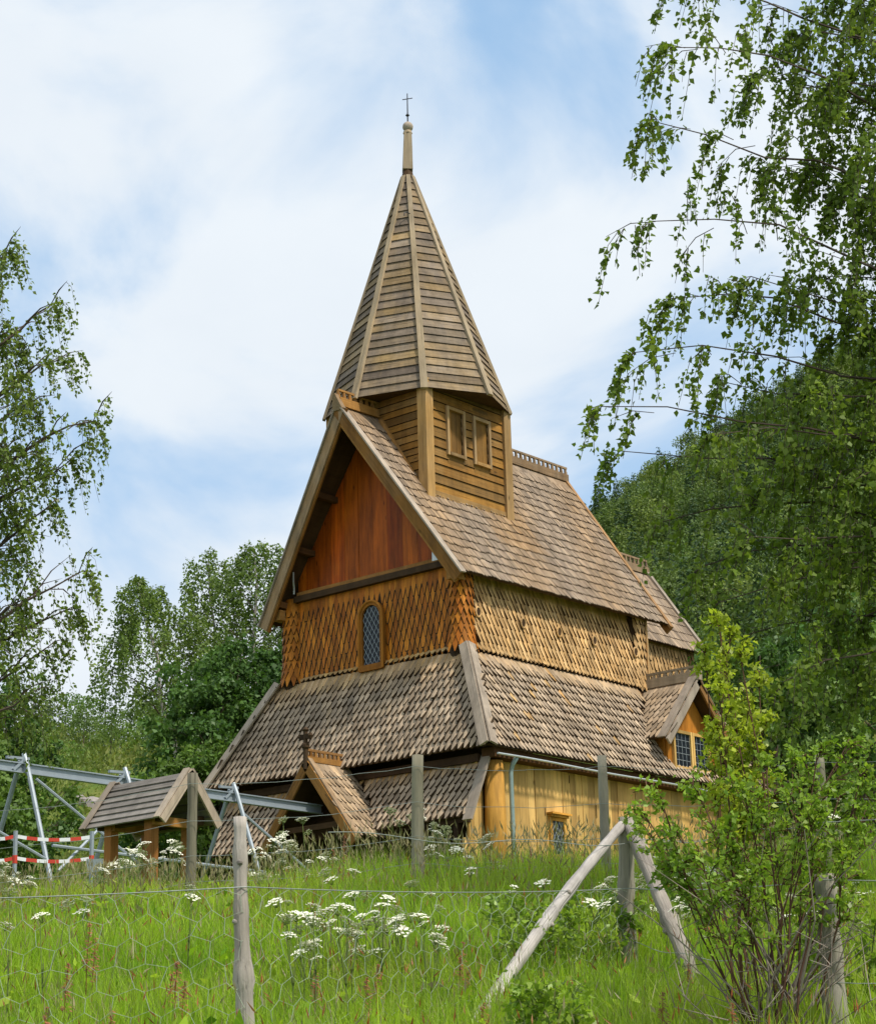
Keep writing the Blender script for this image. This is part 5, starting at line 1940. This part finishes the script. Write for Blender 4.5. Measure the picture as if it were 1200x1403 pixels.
for k in range(34):
    px, py = rp.uniform(10, 1190), rp.uniform(1180, 1250)
    cow_parsley(px, py, 11.5 + (1260 - py) / 9.5 + rp.uniform(-1, 2), rp.choice([1, 2]), 'white cow parsley growing singly and scattered through the meadow grass', 'scattered single cow parsley', scale=1.1)
# sorrel spikes
for (px, py, s) in ((120, 1262, 13.5), (128, 1285, 13.4), (240, 1318, 12.4), (250, 1345, 12.2), (232, 1335, 12.6), (515, 1322, 13.2), (500, 1340, 12.8), (480, 1270, 14.5), (632, 1290, 14), (628, 1310, 13.6),
                    (640, 1325, 13.5), (430, 1330, 12.6), (660, 1378, 12), (60, 1380, 11), (150, 1385, 11.2), (905, 1360, 11.6), (1085, 1345, 11.5), (940, 1320, 13), (1000, 1375, 10.8), (700, 1170, 22),
                    (470, 1145, 22), (455, 1165, 22), (640, 1150, 23), (725, 1160, 22), (330, 1300, 12.4), (90, 1320, 12)):
    c = px_pt(px, py, s)
    sl_, tl_ = local(c)
    b = on_ground(sl_, tl_)
    h = max(.35, c.z - b.z)
    mb = MB()
    mb.tube([b, b + Vector((0, 0, h * .6)), Vector((b.x + .02, b.y, b.z + h))], [.004, .003, .002], 4, cap=False)
    P = []
    for k in range(70):
        f = rp.uniform(.55, 1.0)
        w = .045 * (1.15 - f) * 2
        a = rp.uniform(0, 6.28)
        p = Vector((b.x + .02 * f + math.cos(a) * w * rp.random(), b.y + math.sin(a) * w * rp.random(), b.z + h * f))
        q = rp.uniform(.006, .013)
        mb.add([p + Vector((q, 0, 0)), p + Vector((0, q, q * .6)), p + Vector((-q, 0, 0)), p + Vector((0, -q, -q * .6))], [(0, 1, 2, 3)])
    o = mb.build('sorrel_plant', M['sorrel'])
    tag(o, 'rust red sorrel seed spike standing in the meadow grass', 'wildflower', 'rust red sorrel spikes in the meadow')
# a few yellow buttercups
for (px, py, s) in ((442, 1268, 14.2), (437, 1258, 14.4), (412, 1272, 14), (422, 1246, 15), (413, 1278, 14.1)):
    c = px_pt(px, py, s)
    sl_, tl_ = local(c)
    b = on_ground(sl_, tl_)
    mb = MB()
    mb.tube([b, Vector((b.x, b.y, c.z))], [.003, .002], 4, mi=1, cap=False)
    cc_ = Vector((b.x, b.y, c.z))
    for k in range(6):
        a = k * 1.047
        d = Vector((math.cos(a), math.sin(a), .25))
        sd = Vector((-math.sin(a), math.cos(a), 0))
        mb.add([cc_, cc_ + d * .016 + sd * .010, cc_ + d * .026, cc_ + d * .016 - sd * .010], [(0, 1, 2, 3)])
    tag(mb.build('buttercup', [M['yellowpetal'], M['stem']]), 'small yellow buttercup among the cow parsley in the middle of the meadow', 'wildflower', 'yellow buttercups')

# ------------------------------------------------------------------ camera, sun, sky
cam = bpy.data.cameras.new('camera')
co = bpy.data.objects.new('camera', cam)
COL.objects.link(co)
cam.sensor_fit = 'HORIZONTAL'
cam.sensor_width = 36
cam.lens = 36 * 2794.82 / 1200
cam.clip_end = 3000
fw = Vector((math.cos(PITCH) * math.cos(YAW), math.cos(PITCH) * math.sin(YAW), math.sin(PITCH)))
up = HR.cross(fw)
Rr = HR * math.cos(ROLL) + up * math.sin(ROLL)
U = up * math.cos(ROLL) - HR * math.sin(ROLL)
mat = Matrix((Rr, U, -fw)).transposed().to_4x4()
mat.translation = EYE
co.matrix_world = mat
scene.camera = co

SUN_EL = 57
to_sun = Vector((.02, -1.0, 0)).normalized() * math.cos(R_(SUN_EL)) + Vector((0, 0, math.sin(R_(SUN_EL))))
sun = bpy.data.lights.new('sun', 'SUN')
sun.energy = 3.9
sun.angle = R_(5)
sun.color = (1, .94, .84)
so = bpy.data.objects.new('sun', sun)
COL.objects.link(so)
so.rotation_euler = (-to_sun).to_track_quat('-Z', 'Y').to_euler()

w = bpy.data.worlds.new('World')
scene.world = w
w.use_nodes = True
nt = w.node_tree
nt.nodes.clear()
out = nt.nodes.new('ShaderNodeOutputWorld')
sky = N(nt, 'ShaderNodeTexSky')
sky.sky_type = 'NISHITA'
sky.sun_disc = False
sky.sun_elevation = R_(SUN_EL)
sky.sun_rotation = math.atan2(to_sun.x, to_sun.y)
sky.air_density = 1.0
sky.dust_density = 1.0
bg1 = N(nt, 'ShaderNodeBackground', ins={'Strength': .14})
nt.links.new(sky.outputs[0], bg1.inputs['Color'])
tc = N(nt, 'ShaderNodeTexCoord')
mp = N(nt, 'ShaderNodeMapping')
mp.inputs['Location'].default_value = (3.1, 1.7, .4)
mp.inputs['Scale'].default_value = (1, 1, 1.5)
nt.links.new(tc.outputs['Generated'], mp.inputs['Vector'])
n1 = N(nt, 'ShaderNodeTexNoise', ins={'Scale': 4.2, 'Detail': 7.0, 'Roughness': .52, 'Distortion': .4})
nt.links.new(mp.outputs[0], n1.inputs['Vector'])
n2 = N(nt, 'ShaderNodeTexNoise', ins={'Scale': 9.0, 'Detail': 5.0, 'Roughness': .5})
nt.links.new(mp.outputs[0], n2.inputs['Vector'])
f = N(nt, 'ShaderNodeMapRange', interpolation_type='SMOOTHSTEP', ins={'From Min': .335, 'From Max': .555, 'To Min': .0, 'To Max': 1.0})
nt.links.new(n1.outputs['Fac'], f.inputs['Value'])
ccol = mixc(nt, f.outputs[0], (.42, .66, .95, 1), mixc(nt, n2.outputs['Fac'], (.74, .81, .89, 1), (.90, .955, 1.0, 1)))
bg2 = N(nt, 'ShaderNodeBackground', ins={'Strength': 1.0})
nt.links.new(ccol, bg2.inputs['Color'])
mx = N(nt, 'ShaderNodeMixShader')
nt.links.new(math_(nt, 'ADD', .72, math_(nt, 'MULTIPLY', f.outputs[0], .28)), mx.inputs[0])
nt.links.new(bg1.outputs[0], mx.inputs[1])
nt.links.new(bg2.outputs[0], mx.inputs[2])
nt.links.new(mx.outputs[0], out.inputs[0])

scene.view_settings.view_transform = 'Standard'
scene.view_settings.look = 'None'
scene.view_settings.exposure = 0.04
scene.view_settings.gamma = 1
scene.render.engine = 'CYCLES'
scene.cycles.max_bounces = 6
scene.cycles.transparent_max_bounces = 8
